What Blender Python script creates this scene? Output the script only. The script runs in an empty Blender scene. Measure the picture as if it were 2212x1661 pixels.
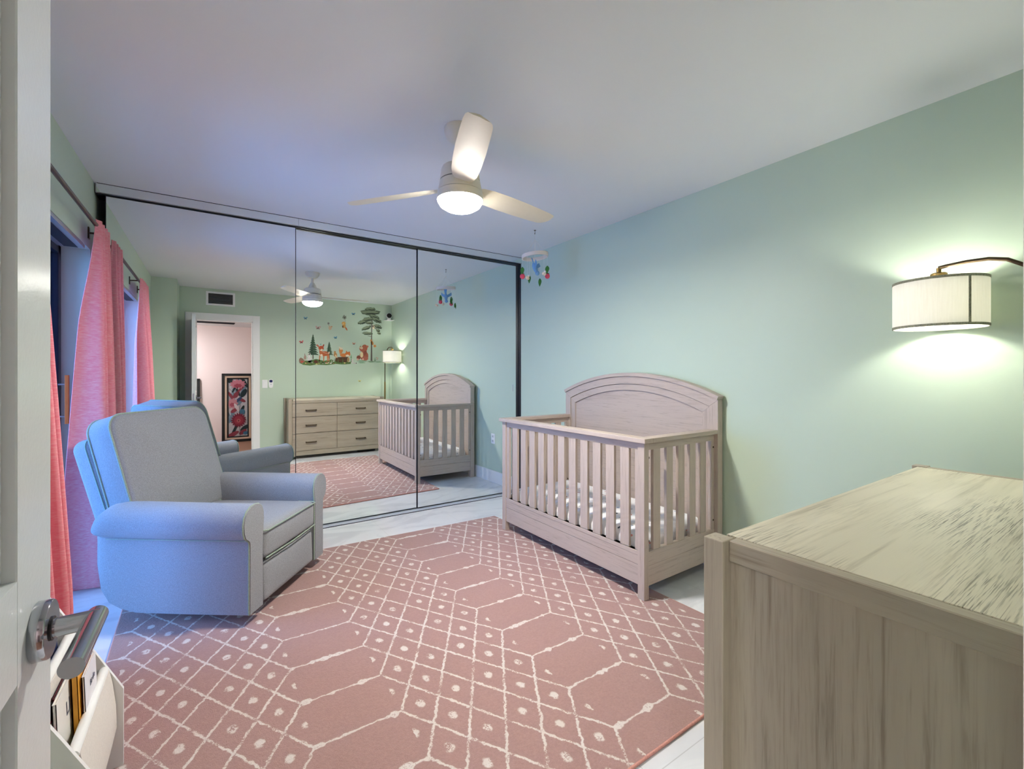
import bpy, bmesh, math, random
from mathutils import Vector, Matrix
random.seed(7)
PI = math.pi
R = math.radians
scene = bpy.context.scene
COL = scene.collection

# ------------------------------------------------------------------ node helpers
class NT:
    """tiny expression builder over a material's node tree"""
    def __init__(s, name):
        s.m = bpy.data.materials.new(name); s.m.use_nodes = True
        s.t = s.m.node_tree; s.t.nodes.clear()
        s.out = s.t.nodes.new('ShaderNodeOutputMaterial')
    def n(s, kind, **kw):
        nd = s.t.nodes.new(kind)
        for k, v in kw.items(): setattr(nd, k, v)
        return nd
    def put(s, sock, v):
        if v is None: return
        if isinstance(v, bpy.types.NodeSocket): s.t.links.new(v, sock)
        elif isinstance(v, (tuple, list)) and len(v) == 3 and sock.type == 'RGBA': sock.default_value = (*v, 1)
        else: sock.default_value = v
    def math(s, op, a, b=None, c=None, clamp=False):
        nd = s.n('ShaderNodeMath', operation=op, use_clamp=clamp)
        for i, v in enumerate((a, b, c)): s.put(nd.inputs[i], v)
        return nd.outputs[0]
    def add(s, a, b): return s.math('ADD', a, b)
    def sub(s, a, b): return s.math('SUBTRACT', a, b)
    def mul(s, a, b): return s.math('MULTIPLY', a, b)
    def mix(s, f, a, b, blend='MIX'):
        nd = s.n('ShaderNodeMix', data_type='RGBA', blend_type=blend)
        s.put(nd.inputs[0], f); s.put(nd.inputs[6], a); s.put(nd.inputs[7], b)
        return nd.outputs[2]
    def coord(s, which='Object'): return s.n('ShaderNodeTexCoord').outputs[which]
    def xyz(s, v):
        nd = s.n('ShaderNodeSeparateXYZ'); s.put(nd.inputs[0], v); return nd.outputs
    def vec(s, x, y, z):
        nd = s.n('ShaderNodeCombineXYZ')
        for i, v in enumerate((x, y, z)): s.put(nd.inputs[i], v)
        return nd.outputs[0]
    def scale(s, v, sc):
        nd = s.n('ShaderNodeMapping'); s.put(nd.inputs[0], v); nd.inputs['Scale'].default_value = sc
        return nd.outputs[0]
    def noise(s, v, scale=5, detail=2, rough=.5, dist=0):
        nd = s.n('ShaderNodeTexNoise'); s.put(nd.inputs['Vector'], v)
        nd.inputs['Scale'].default_value = scale; nd.inputs['Detail'].default_value = detail
        nd.inputs['Roughness'].default_value = rough; nd.inputs['Distortion'].default_value = dist
        return nd.outputs[0]
    def vor(s, v, scale=5, out='Distance', feature='F1'):
        nd = s.n('ShaderNodeTexVoronoi', feature=feature); s.put(nd.inputs['Vector'], v)
        nd.inputs['Scale'].default_value = scale
        return nd.outputs[out]
    def step(s, v, lo, hi):
        nd = s.n('ShaderNodeMapRange', interpolation_type='SMOOTHSTEP'); s.put(nd.inputs[0], v)
        s.put(nd.inputs[1], lo); s.put(nd.inputs[2], hi); nd.inputs[3].default_value = 0; nd.inputs[4].default_value = 1
        return nd.outputs[0]
    def bump(s, h, strength=.3, dist=.01):
        nd = s.n('ShaderNodeBump'); s.put(nd.inputs['Height'], h)
        nd.inputs['Strength'].default_value = strength; nd.inputs['Distance'].default_value = dist
        return nd.outputs[0]
    def bsdf(s, color, rough=.5, metal=0, normal=None, spec=.5, **kw):
        p = s.n('ShaderNodeBsdfPrincipled')
        s.put(p.inputs['Base Color'], color); s.put(p.inputs['Roughness'], rough); s.put(p.inputs['Metallic'], metal)
        s.put(p.inputs['Specular IOR Level'], spec)
        if normal is not None: s.put(p.inputs['Normal'], normal)
        for k, v in kw.items(): s.put(p.inputs[k], v)
        return p.outputs[0]
    def done(s, sh):
        s.t.links.new(sh, s.out.inputs[0]); return s.m

def lin(r, g, b):
    f = lambda c: (c/12.92 if c <= .04045 else ((c+.055)/1.055)**2.4)
    return tuple(f(c/255) for c in (r, g, b))

def simple(name, rgb, rough=.5, metal=0, spec=.5, var=.03, scale=30):
    b = NT(name); c = lin(*rgb)
    nz = b.noise(b.coord(), scale, 3)
    col = b.mix(nz, tuple(x*(1-var) for x in c), tuple(min(1, x*(1+var)) for x in c))
    return b.done(b.bsdf(col, rough, metal, None, spec))

def painted(name, rgb, rough=.45, bump=.06):
    b = NT(name); c = lin(*rgb); o = b.coord()
    n1 = b.noise(o, 1.3, 2); n2 = b.noise(o, 160, 2)
    col = b.mix(n1, tuple(x*.975 for x in c), tuple(min(1, x*1.02) for x in c))
    return b.done(b.bsdf(col, rough, 0, b.bump(n2, bump, .004), .35))

def emit(name, rgb, k):
    b = NT(name); e = b.n('ShaderNodeEmission'); e.inputs[0].default_value = (*rgb, 1); e.inputs[1].default_value = k
    return b.done(e.outputs[0])

def wood(name, axis, base, dark, streak=.55, rough=.5, fine=1.0, blotch=0.0):
    """pale limed wood, grain along axis"""
    b = NT(name); o = b.coord()
    lo, hi = 1.6*fine, 42*fine
    sc = tuple(lo if a == axis else hi for a in 'xyz')
    sc2 = tuple(.7 if a == axis else 9 for a in 'xyz')
    sc3 = tuple(9 if a == axis else 150*max(1, blotch*2.6) for a in 'xyz')
    g1 = b.noise(b.scale(o, sc), 1, 4, .65, .4)
    g2 = b.noise(b.scale(o, sc2), 1, 3, .6, 1.2)
    g3 = b.noise(b.scale(o, sc3), 1, 2, .7)
    f = b.step(g1, .50, .74)
    f3 = b.step(g3, .56, .72)
    c = b.mix(g2, tuple(x*.90 for x in lin(*base)), tuple(min(1, x*1.07) for x in lin(*base)))
    c = b.mix(b.mul(f, streak), c, lin(*dark))
    if blotch:
        bl = b.step(b.noise(b.scale(o, tuple(1.3 if a == axis else 3.2 for a in 'xyz')), 1, 3, .6), .40, .60)
        c = b.mix(b.mul(b.mul(bl, b.step(g3, .47, .66)), blotch), c, tuple(x*.45 for x in lin(*dark)))
        c = b.mix(b.mul(b.step(g2, .45, .7), .5), c, tuple(min(1, x*1.18) for x in lin(*base)))
    else:
        c = b.mix(b.mul(f3, .28), c, tuple(x*.75 for x in lin(*dark)))
    return b.done(b.bsdf(c, rough, 0, b.bump(g3, .12, .002), .35))

# ------------------------------------------------------------------ mesh helpers
def tmat(loc=(0, 0, 0), rot=(0, 0, 0)):
    return Matrix.Translation(loc) @ Matrix.Rotation(rot[2], 4, 'Z') @ Matrix.Rotation(rot[1], 4, 'Y') @ Matrix.Rotation(rot[0], 4, 'X')

class MB:
    """collects shapes into one bmesh"""
    def __init__(s): s.bm = bmesh.new(); s.mi = 0
    def _new(s, faces):
        for f in faces: f.material_index = s.mi
    def box(s, x0, x1, y0, y1, z0, z1, bev=0, seg=2, mat=None):
        r = bmesh.ops.create_cube(s.bm, size=1)
        vs = r['verts']
        c = Vector(((x0+x1)/2, (y0+y1)/2, (z0+z1)/2)); d = (abs(x1-x0), abs(y1-y0), abs(z1-z0))
        for v in vs: v.co = Vector((v.co.x*d[0], v.co.y*d[1], v.co.z*d[2])) + c
        fs = list({f for v in vs for f in v.link_faces}); s._new(fs)
        if bev:
            es = list({e for v in vs for e in v.link_edges})
            q = bmesh.ops.bevel(s.bm, geom=es, offset=min(bev, min(d)*.45), segments=seg, affect='EDGES', profile=.5)
            s._new(q['faces']); vs = list({v for f in q['faces'] for v in f.verts} | {v for v in vs if v.is_valid})
        if mat is not None:
            for v in vs: v.co = mat @ v.co
        return s
    def prism(s, pts, axis, a, b, mat=None, bev=0):
        """closed outline in the plane normal to axis, extruded a..b (2-d order: remaining axes in xyz order)"""
        def mk(p, t):
            if axis == 'x': return Vector((t, p[0], p[1]))
            if axis == 'y': return Vector((p[0], t, p[1]))
            return Vector((p[0], p[1], t))
        A = [s.bm.verts.new(mk(p, a)) for p in pts]; B = [s.bm.verts.new(mk(p, b)) for p in pts]
        fs = [s.bm.faces.new(A), s.bm.faces.new(B[::-1])]
        n = len(pts)
        for i in range(n): fs.append(s.bm.faces.new((A[i], B[i], B[(i+1) % n], A[(i+1) % n])))
        s._new(fs)
        if mat is not None:
            for v in A+B: v.co = mat @ v.co
        return s
    def loft(s, rings, closed=True, cap=True, mat=None):
        L = [[s.bm.verts.new(Vector(p)) for p in r] for r in rings]; fs = []
        n = len(L[0])
        for a, b in zip(L, L[1:]):
            for i in range(n if closed else n-1):
                fs.append(s.bm.faces.new((a[i], a[(i+1) % n], b[(i+1) % n], b[i])))
        if cap and closed:
            fs.append(s.bm.faces.new(L[0][::-1])); fs.append(s.bm.faces.new(L[-1]))
        s._new(fs)
        if mat is not None:
            for r in L:
                for v in r: v.co = mat @ v.co
        return s
    def lathe(s, prof, seg=40, loc=(0, 0, 0), mat=None):
        rings = []
        for r, z in prof:
            rings.append([(loc[0]+max(r, 1e-4)*math.cos(2*PI*i/seg), loc[1]+max(r, 1e-4)*math.sin(2*PI*i/seg), loc[2]+z) for i in range(seg)])
        return s.loft(rings, True, True, mat)
    def tube(s, pts, r, seg=10, closed=False, mat=None):
        pts = [Vector(p) for p in pts]; n = len(pts); rings = []
        up = Vector((0, 0, 1)); prev = None
        for i, p in enumerate(pts):
            if closed: d = pts[(i+1) % n]-pts[i-1]
            else: d = pts[min(i+1, n-1)]-pts[max(i-1, 0)]
            d.normalize()
            if prev is None:
                a = d.cross(up)
                if a.length < 1e-3: a = d.cross(Vector((1, 0, 0)))
            else: a = prev - d*prev.dot(d)
            a.normalize(); prev = a; c = d.cross(a)
            rr = r[i] if isinstance(r, (list, tuple)) else r
            rings.append([p + a*rr*math.cos(2*PI*k/seg) + c*rr*math.sin(2*PI*k/seg) for k in range(seg)])
        if closed: rings.append(rings[0]); 
        return s.loft(rings, True, not closed, mat)
    def cyl(s, p, q, r, seg=20, mat=None): return s.tube([p, q], r, seg, False, mat)
    def ball(s, c, r, seg=16, sc=(1, 1, 1), mat=None):
        q = bmesh.ops.create_uvsphere(s.bm, u_segments=seg, v_segments=max(6, seg//2), radius=r)
        for v in q['verts']:
            v.co = Vector((v.co.x*sc[0], v.co.y*sc[1], v.co.z*sc[2])) + Vector(c)
            if mat is not None: v.co = mat @ v.co
        s._new(list({f for v in q['verts'] for f in v.link_faces}))
        return s
    def pillow(s, lx, ly, lz, r, puff=(0, 0, 0), n=14, mat=None):
        """box with rounded edges (radius r) and swelling faces, centred"""
        h = Vector((lx/2, ly/2, lz/2)); bm2 = {}
        def vert(p):
            k = tuple(round(x, 5) for x in p)
            if k not in bm2:
                q = Vector((p[0]*h.x, p[1]*h.y, p[2]*h.z))
                inner = Vector([max(-h[i]+r, min(h[i]-r, q[i])) for i in range(3)])
                d = q-inner
                if d.length > 1e-9: q = inner + d.normalized()*r
                fx = (1-p[1]**2)*(1-p[2]**2); fy = (1-p[0]**2)*(1-p[2]**2); fz = (1-p[0]**2)*(1-p[1]**2)
                q.x += puff[0]*fx*p[0]; q.y += puff[1]*fy*p[1]; q.z += puff[2]*fz*p[2]
                if mat is not None: q = mat @ q
                bm2[k] = s.bm.verts.new(q)
            return bm2[k]
        g = [math.sin(PI/2*(2*i/n-1)) for i in range(n+1)]
        fs = []
        for ax in range(3):
            for sg in (-1, 1):
                for i in range(n):
                    for j in range(n):
                        def P(a, b):
                            p = [0, 0, 0]; p[ax] = sg; p[(ax+1) % 3] = a; p[(ax+2) % 3] = b; return p
                        vs = [vert(P(g[i], g[j])), vert(P(g[i+1], g[j])), vert(P(g[i+1], g[j+1])), vert(P(g[i], g[j+1]))]
                        if sg < 0: vs.reverse()
                        try: fs.append(s.bm.faces.new(vs))
                        except ValueError: pass
        s._new(fs); return s
    def build(s, name, mats, parent=None, smooth=None, loc=None):
        bmesh.ops.recalc_face_normals(s.bm, faces=s.bm.faces[:])
        me = bpy.data.meshes.new(name); s.bm.to_mesh(me); s.bm.free()
        if not isinstance(mats, (list, tuple)): mats = [mats]
        for m in mats: me.materials.append(m)
        if smooth is not None:
            me.polygons.foreach_set('use_smooth', [True]*len(me.polygons)); me.set_sharp_from_angle(angle=R(smooth))
        o = bpy.data.objects.new(name, me); COL.objects.link(o)
        if parent is not None: o.parent = parent
        if loc: o.location = loc
        return o

def tag(o, label, cat, group=None):
    o['label'] = label; o['category'] = cat
    if group: o['group'] = group
    return o
def thing(name, label, cat, loc=(0, 0, 0), rz=0, group=None):
    o = bpy.data.objects.new(name, None); COL.objects.link(o); o.empty_display_size = .1
    o.location = loc; o.rotation_euler = (0, 0, rz)
    return tag(o, label, cat, group)
def struct(o): o['kind'] = 'structure'; return o
def sempty(name, loc=(0, 0, 0), rz=0):
    o = bpy.data.objects.new(name, None); COL.objects.link(o); o.location = loc; o.rotation_euler = (0, 0, rz); return struct(o)

# ------------------------------------------------------------------ dimensions of the room
H = 2.475; XL, XR = -.633, 2.70; YB, YM = .05, 3.846
HX0, HX1, HY, HH = -1.3, 1.9, -2.08, 2.14      # hallway behind the doorway

# ------------------------------------------------------------------ materials
M = {}
M['mint'] = painted('mint wall paint', (193, 210, 190))
M['ceil'] = painted('ceiling paint', (226, 230, 234), .6, .04)
M['white'] = painted('white trim paint', (236, 236, 234), .3, .02)
M['door'] = painted('door gloss paint', (214, 220, 220), .22, .05)
M['pinkwall'] = painted('pale pink wall paint', (238, 220, 216))
M['black'] = simple('black', (14, 14, 16), .45)
M['blackmetal'] = simple('black metal', (30, 31, 36), .35, .6)
M['track'] = simple('dark track', (34, 36, 44), .4, .5)
M['alu'] = simple('brushed aluminium', (196, 198, 202), .3, .8)
M['chrome'] = simple('chrome', (176, 178, 184), .12, 1.0)
M['dark'] = simple('closet shade colour', (60, 52, 56), .8)  # shade of the unlit closet put into its wall colour
M['plastic'] = simple('white plastic', (238, 238, 238), .35)
M['brass'] = simple('antique brass', (150, 124, 74), .28, .9)
M['rod'] = simple('dark brown rod', (70, 52, 50), .35, .5)
M['bronze'] = simple('dark bronze', (84, 70, 52), .35, .8)
M['fan'] = simple('cream fan enamel', (228, 220, 200), .4)
M['navyframe'] = simple('dark window frame', (30, 30, 44), .35, .4)
M['orangewood'] = wood('orange wood handle', 'z', (216, 112, 46), (150, 66, 24), .5)
M['felt'] = simple('cream felt', (228, 216, 202), .9)
M['string'] = simple('cream string', (236, 232, 226), .8)
for a in 'xyz':
    M['crib_'+a] = wood('limed crib wood '+a, a, (188, 174, 162), (134, 118, 106), .34, .5, 1.5)
    M['dres_'+a] = wood('limed dresser wood '+a, a, (164, 154, 136), (96, 84, 70), .58, .5, 1.9, .12)
M['drestop'] = wood('white washed dresser top', 'x', (206, 198, 176), (140, 128, 104), .6, .42, .8, 1.0)

def mirror_mat():
    b = NT('mirror glass'); return b.done(b.bsdf((.90, .93, .925), 0.0, 1.0))
M['mirror'] = mirror_mat()
def glass_mat():
    b = NT('window glass')
    tr = b.n('ShaderNodeBsdfTransparent'); tr.inputs[0].default_value = (.80, .88, .95, 1)
    gl = b.n('ShaderNodeBsdfGlossy'); gl.inputs['Roughness'].default_value = .02
    fr = b.n('ShaderNodeFresnel'); fr.inputs[0].default_value = 1.45
    mx = b.n('ShaderNodeMixShader'); b.put(mx.inputs[0], fr.outputs[0])
    b.t.links.new(tr.outputs[0], mx.inputs[1]); b.t.links.new(gl.outputs[0], mx.inputs[2])
    return b.done(mx.outputs[0])
M['glass'] = glass_mat()

def tile_mat():
    b = NT('polished porcelain tile'); x, y, z = b.xyz(b.coord())
    def line(v, per, off):
        f = b.math('FRACT', b.math('DIVIDE', b.add(v, off), per))
        d = b.mul(b.math('ABSOLUTE', b.sub(f, .5)), per)       # distance from mid cell
        return b.step(d, per/2-.0022, per/2-.0008)
    g = b.math('MAXIMUM', line(x, .61, .09), line(y, 1.22, .31))
    v = b.noise(b.scale(b.coord(), (1.2, 2.6, 1)), 1.2, 4, .6, 2.0)
    c = b.mix(b.step(v, .45, .62), lin(226, 228, 230), lin(212, 214, 218))
    c = b.mix(b.mul(g, .55), c, lin(140, 140, 144))
    return b.done(b.bsdf(c, b.add(.06, b.mul(g, .3)), 0, None, .55))
M['tile'] = tile_mat()
M['hallfloor'] = wood('brown hall floor', 'x', (140, 104, 84), (96, 66, 50), .5)

def fabric(name, rgb, scale=420, var=.16, sheen=.0):
    b = NT(name); o = b.coord(); c = lin(*rgb)
    n1 = b.noise(b.scale(o, (1, 1, .35)), scale, 2, .6); n2 = b.noise(b.scale(o, (.35, 1, 1)), scale, 2, .6)
    n3 = b.noise(o, 7, 2)
    m = b.mul(b.add(n1, n2), .5)
    col = b.mix(b.step(m, .38, .62), tuple(x*(1-var) for x in c), tuple(min(1, x*(1+var)) for x in c))
    col = b.mix(b.mul(n3, .12), col, tuple(x*.8 for x in c))
    return b.done(b.bsdf(col, .85, 0, b.bump(m, .25, .002), .2, **{'Sheen Weight': .15}))
M['chair'] = fabric('grey linen upholstery', (144, 147, 152))
M['piping'] = fabric('upholstery piping', (146, 162, 148))
M['fabricwhite'] = fabric('white canvas sling', (224, 218, 210), 300, .05)

def curtain_mat():
    b = NT('pink slub curtain'); o = b.coord()
    n = b.noise(b.scale(o, (40, 40, 420)), 1, 3, .65)
    c = b.mix(b.step(n, .4, .66), lin(246, 154, 162), lin(252, 194, 196))
    p = b.bsdf(c, .85, 0, b.bump(n, .2, .002), .15)
    t = b.n('ShaderNodeBsdfTranslucent'); b.put(t.inputs[0], b.mix(.5, c, lin(255, 150, 165)))
    mx = b.n('ShaderNodeMixShader'); mx.inputs[0].default_value = .28
    b.t.links.new(p, mx.inputs[1]); b.t.links.new(t.outputs[0], mx.inputs[2])
    return b.done(mx.outputs[0])
M['curtain'] = curtain_mat()

def shade_mat():
    b = NT('linen lamp shade'); o = b.coord()
    n = b.noise(b.scale(o, (160, 160, 12)), 1, 3, .6)
    c = b.mix(n, lin(236, 234, 226), lin(250, 249, 244))
    p = b.bsdf(c, .9, 0, None, .1)
    t = b.n('ShaderNodeBsdfTranslucent'); b.put(t.inputs[0], c)
    mx = b.n('ShaderNodeMixShader'); mx.inputs[0].default_value = .22
    b.t.links.new(p, mx.inputs[1]); b.t.links.new(t.outputs[0], mx.inputs[2])
    return b.done(mx.outputs[0])
M['shade'] = shade_mat()
M['shadetrim'] = fabric('shade trim', (150, 150, 130), 260, .25)

def rug_mat():
    b = NT('pink trellis rug'); o = b.coord(); x, y, z = b.xyz(o)
    w1 = b.noise(o, 60, 2, .6); w2 = b.noise(b.add(0, 0) and o, 26, 2, .6)
    pn = b.noise(o, 210, 2, .6)
    wob = b.mul(b.sub(w1, .5), .020)
    u = b.add(b.add(x, b.mul(b.sub(y, 2.16), .0139)), wob)
    v = b.add(b.add(y, b.mul(b.sub(x, .85), .0145)), b.mul(b.sub(w2, .5), .020))
    P, S, D, V = .885, .2965, .1471, .2405
    uu = b.math('FLOORED_MODULO', b.sub(u, 1.155), P)
    inbar = b.math('LESS_THAN', uu, S)
    q = b.math('DIVIDE', b.sub(uu, S), D); t = b.math('DIVIDE', b.sub(v, 2.066), V)
    # bars: one line per row, swelling and broken
    fb = b.math('ABSOLUTE', b.sub(b.math('FRACT', b.add(t, .5)), .5)); db = b.mul(fb, V)
    wb = b.add(.0012, b.mul(b.step(b.noise(b.scale(o, (1, .2, 1)), 19, 2), .46, .68), .013))
    bar = b.mul(b.sub(1, b.step(db, wb, b.add(wb, .005))), b.step(pn, .26, .46))
    # diamonds
    a = b.add(q, t); c = b.sub(q, t)
    fa = b.sub(b.math('FRACT', a), .5); fc = b.sub(b.math('FRACT', c), .5)
    la = b.sub(.5, b.math('ABSOLUTE', fa)); lc = b.sub(.5, b.math('ABSOLUTE', fc))
    near = b.mul(b.math('MINIMUM', la, lc), .125)
    gaps = b.step(b.add(b.mul(pn, .6), b.mul(b.noise(o, 14, 2), .6)), .44, .60)
    lines = b.mul(b.sub(1, b.step(near, .0026, .0064)), gaps)
    dx = b.mul(b.add(fa, fc), D/2); dy = b.mul(b.sub(fa, fc), V/2)
    rr = b.math('SQRT', b.add(b.mul(dx, dx), b.mul(b.mul(dy, dy), .55)))
    dot = b.mul(b.sub(1, b.step(rr, .011, .0185)), b.step(b.add(pn, b.mul(b.sub(w2, .5), 1.2)), .30, .46))
    cq = b.add(b.math('FLOOR', a), b.math('FLOOR', c))            # = 2*centre q - 1
    hole = b.math('COMPARE', cq, 3.0, .2)
    dot = b.mul(dot, b.sub(1, hole))
    lat = b.math('MAXIMUM', lines, dot)
    pat = b.add(b.mul(bar, inbar), b.mul(lat, b.sub(1, inbar)))
    pile = b.add(b.mul(b.noise(o, 330, 3, .7), .5), b.mul(b.noise(o, 120, 2, .7), .5)); soft = b.noise(o, 3, 2)
    base = b.mix(pile, lin(146, 111, 107), lin(208, 170, 162))
    base = b.mix(b.mul(soft, .25), base, lin(166, 126, 120))
    wht = b.mix(pile, lin(226, 216, 210), lin(246, 240, 234))
    col = b.mix(b.mul(pat, .9), base, wht)
    return b.done(b.bsdf(col, .95, 0, b.bump(pile, .9, .010), .1, **{'Sheen Weight': .2}))
M['rug'] = rug_mat()
M['rugedge'] = fabric('rug binding', (206, 150, 138), 200, .1)

def sheet_mat():
    b = NT('white sheet with scattered motifs'); o = b.coord()
    d = b.vor(b.scale(o, (14, 22, 30)), 1); r = b.n('ShaderNodeTexVoronoi'); b.put(r.inputs[0], b.scale(o, (14, 22, 30))); r.inputs['Scale'].default_value = 1
    n = b.noise(o, 120, 2)
    spot = b.sub(1, b.step(b.add(d, b.mul(b.sub(n, .5), .5)), .16, .22))
    hue = b.xyz(r.outputs['Color'])
    c = b.mix(b.step(hue[0], .30, .34), lin(58, 66, 82), lin(128, 146, 176))
    c = b.mix(b.step(hue[1], .66, .70), c, lin(214, 138, 130))
    return b.done(b.bsdf(b.mix(b.mul(spot, b.step(hue[2], .25, .3)), lin(246, 246, 248), c), .8, 0, None, .2))
M['sheet'] = sheet_mat()

# ------------------------------------------------------------------ camera
cd = bpy.data.cameras.new('camera'); cam = bpy.data.objects.new('camera', cd); COL.objects.link(cam)
cam.location = (0, 0, 1.25); cam.rotation_euler = (R(90), 0, -math.atan((1106-461)/964))
cd.sensor_width = 36; cd.lens = 964/2212*36; cd.shift_y = -(830.5-808.5)/2212; cd.clip_start = .02; cd.clip_end = 100
scene.camera = cam

# ------------------------------------------------------------------ room shell
YC = 4.55                                    # back of the closet behind the mirrors
struct(MB().box(XL-.6, XR+.2, YB-.12, YC+.1, -.12, 0).build('floor', M['tile']))
struct(MB().box(XL-.3, XR+.2, YB-.12, YC+.1, H, H+.12).build('ceiling', M['ceil']))
struct(MB().box(XR, XR+.15, YB-.12, YC+.1, 0, H).build('wall_right', M['mint']))
WY0, WY1, WZ = 1.78, 3.746, 2.02              # sliding window opening in the left wall
w = MB()
w.box(XL-.28, XL, YB-.12, WY0, 0, H); w.box(XL-.28, XL, WY1, YC+.1, 0, H); w.box(XL-.28, XL, WY0, WY1, WZ, H)
struct(w.build('wall_left', M['mint']))
DX0, DX1, DZ = -.215, .51, 2.03              # doorway
JX, JY = -.371, .61                          # boxed-out corner beside the door
w = MB()
w.box(XL, JX, YB-.12, JY, 0, H); w.box(JX, DX0, YB-.12, YB, 0, H); w.box(DX1, XR, YB-.12, YB, 0, H); w.box(DX0, DX1, YB-.12, YB, DZ, H)
struct(w.build('wall_back', M['mint']))
struct(MB().box(XL, XR, YC, YC+.1, 0, H).build('wall_front', M['dark']))
struct(MB().box(2.688, XR, 2.0, 3.845, 0, .14, .003).box(2.688, XR, .06, 2.0, 0, .14, .003).build('baseboard_right', M['white']))
struct(MB().box(DX1+.095, XR, YB, YB+.012, 0, .14, .003).box(JX, JX+.012, YB, JY, 0, .14, .003).box(XL, JX, JY, JY+.012, 0, .14, .003).build('baseboard_back', M['white']))
struct(MB().box(XL, XL+.012, JY+.012, WY0, 0, .14, .003).build('baseboard_left', M['white']))
# hallway seen through the doorway
struct(MB().box(HX0, HX1, HY-.1, YB-.12, -.12, 0).build('floor_hallway', M['hallfloor']))
struct(MB().box(HX0, HX1, HY-.1, YB-.12, HH, HH+.1).build('ceiling_hallway', M['ceil']))
w = MB(); w.box(HX0, HX1, HY-.1, HY, 0, HH); w.box(HX0-.1, HX0, HY-.1, YB-.12, 0, HH); w.box(HX1, HX1+.1, HY-.1, YB-.12, 0, HH)
w.box(HX0, XL-.28, YB-.13, YB-.11, 0, HH)
struct(w.build('wall_hallway', M['pinkwall']))
# door casing and jambs
c = MB(); t = .016; cw = .092
for y0, y1 in ((YB, YB+t), (YB-.12-t, YB-.12)):
    c.box(DX0-cw, DX0, y0, y1, 0, DZ+cw, .003); c.box(DX1, DX1+cw, y0, y1, 0, DZ+cw, .003); c.box(DX0, DX1, y0, y1, DZ, DZ+cw, .003)
c.box(DX0-.001, DX0+.012, YB-.12, YB, 0, DZ); c.box(DX1-.012, DX1+.001, YB-.12, YB, 0, DZ); c.box(DX0, DX1, YB-.12, YB, DZ-.012, DZ+.001)
cas = struct(c.build('trim_1', M['white']))
MB().box(DX1-.0135, DX1-.012, YB-.075, YB-.045, .89, .955).build('strike_plate', M['alu'], cas)

# door leaf, standing open at a right angle into the room
door = sempty('door_1', (DX0+.002, YB+.006, 0))
dw, dt = .747, .040; g = .0115
d = MB()
st = .118
for z0, z1 in ((.01, .24), (.92, 1.03), (1.90, 2.018)): d.box(0, dt, st, dw-st, z0, z1)
d.box(0, dt, 0, st, .01, 2.018, .0015, 1); d.box(0, dt, dw-st, dw, .01, 2.018, .0015, 1)
d.box(g, dt-g, st, dw-st, .2, 1.95)
d.build('door_leaf', M['door'], door)
hz = .949; hy = .687
MB().lathe([(0, 0), (.0325, 0), (.0332, .001), (.0332, .0125), (.032, .014), (0, .014)], 48, mat=tmat((dt, hy, hz), (0, PI/2, 0))).build('rosette', M['chrome'], door, 40)
lv = MB(); lx = dt+.052
lv.cyl((dt+.010, hy, hz), (lx+.004, hy, hz), .0110, 32); lv.cyl((lx, hy+.012, hz), (lx, hy-.112, hz), .0108, 32)
lv.build('lever', M['chrome'], door, 40)
MB().cyl((dt+.010, hy, hz), (dt+.0155, hy, hz), .0135, 32).build('collar', M['black'], door, 40)
MB().box(.010, dt-.010, dw-.0005, dw+.001, hz-.06, hz+.06).build('latch_plate', M['alu'], door)
for z in (.25, 1.0, 1.78): MB().cyl((.004, -.004, z), (.004, -.004, z+.09), .006, 12).build('hinge', M['alu'], door, 40)

# ------------------------------------------------------------------ sliding window
win = sempty('window_1', (XL, WY0, 0))
xo = -.13; L = WY1-WY0
f = MB(); fw = .055
f.box(xo-.07, xo, 0, fw, .02, WZ, .003); f.box(xo-.07, xo, L-fw, L, .02, WZ, .003); f.box(xo-.07, xo, 0, L, WZ-.05, WZ, .003); f.box(xo-.07, xo, 0, L, 0, .04, .003)
f.box(xo-.055, xo-.005, L/2-.05, L/2+.05, .03, WZ-.04, .003)
f.build('window_frame', M['navyframe'], win)
MB().box(xo-.045, xo-.038, fw, L/2, .04, WZ-.05).build('pane', M['glass'], win)
MB().box(xo-.027, xo-.020, L/2, L-fw, .04, WZ-.05).build('pane', M['glass'], win)
hd = MB().box(-.100, -.082, L-.075, L-.057, .955, 1.245, .002).build('handle', M['orangewood'], win)
MB().cyl((xo+.001, L-.066, 1.19), (-.10, L-.066, 1.19), .005, 10).cyl((xo+.001, L-.066, 1.0), (-.10, L-.066, 1.0), .005, 10).build('handle_post', M['alu'], win, 40)
MB().box(-.27, -.001, -.001, .012, 0, WZ).build('jamb_liner', M['white'], win)
MB().box(-.12, -.002, .04, L-.13, WZ-.022, WZ-.001, .002).build('shutter_track', M['alu'], win)
MB().box(-.09, -.03, .04, L-.14, WZ-.0235, WZ-.0215).build('shutter_slot', M['track'], win)
# balcony floor and an added dark wall outside the glass
o = MB().box(-2.6, XL-.285, -1.2, 5.2, -.14, -.02).build('balcony_floor', simple('balcony concrete', (120, 128, 150), .8)); struct(o)
o = MB().box(-2.6, XL-.285, 4.3, 4.5, -.02, 2.9).build('wall_added_backdrop', simple('navy added backdrop', (26, 34, 84), .7)); struct(o)  # added navy wall, makes the view through the glass dark

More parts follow.
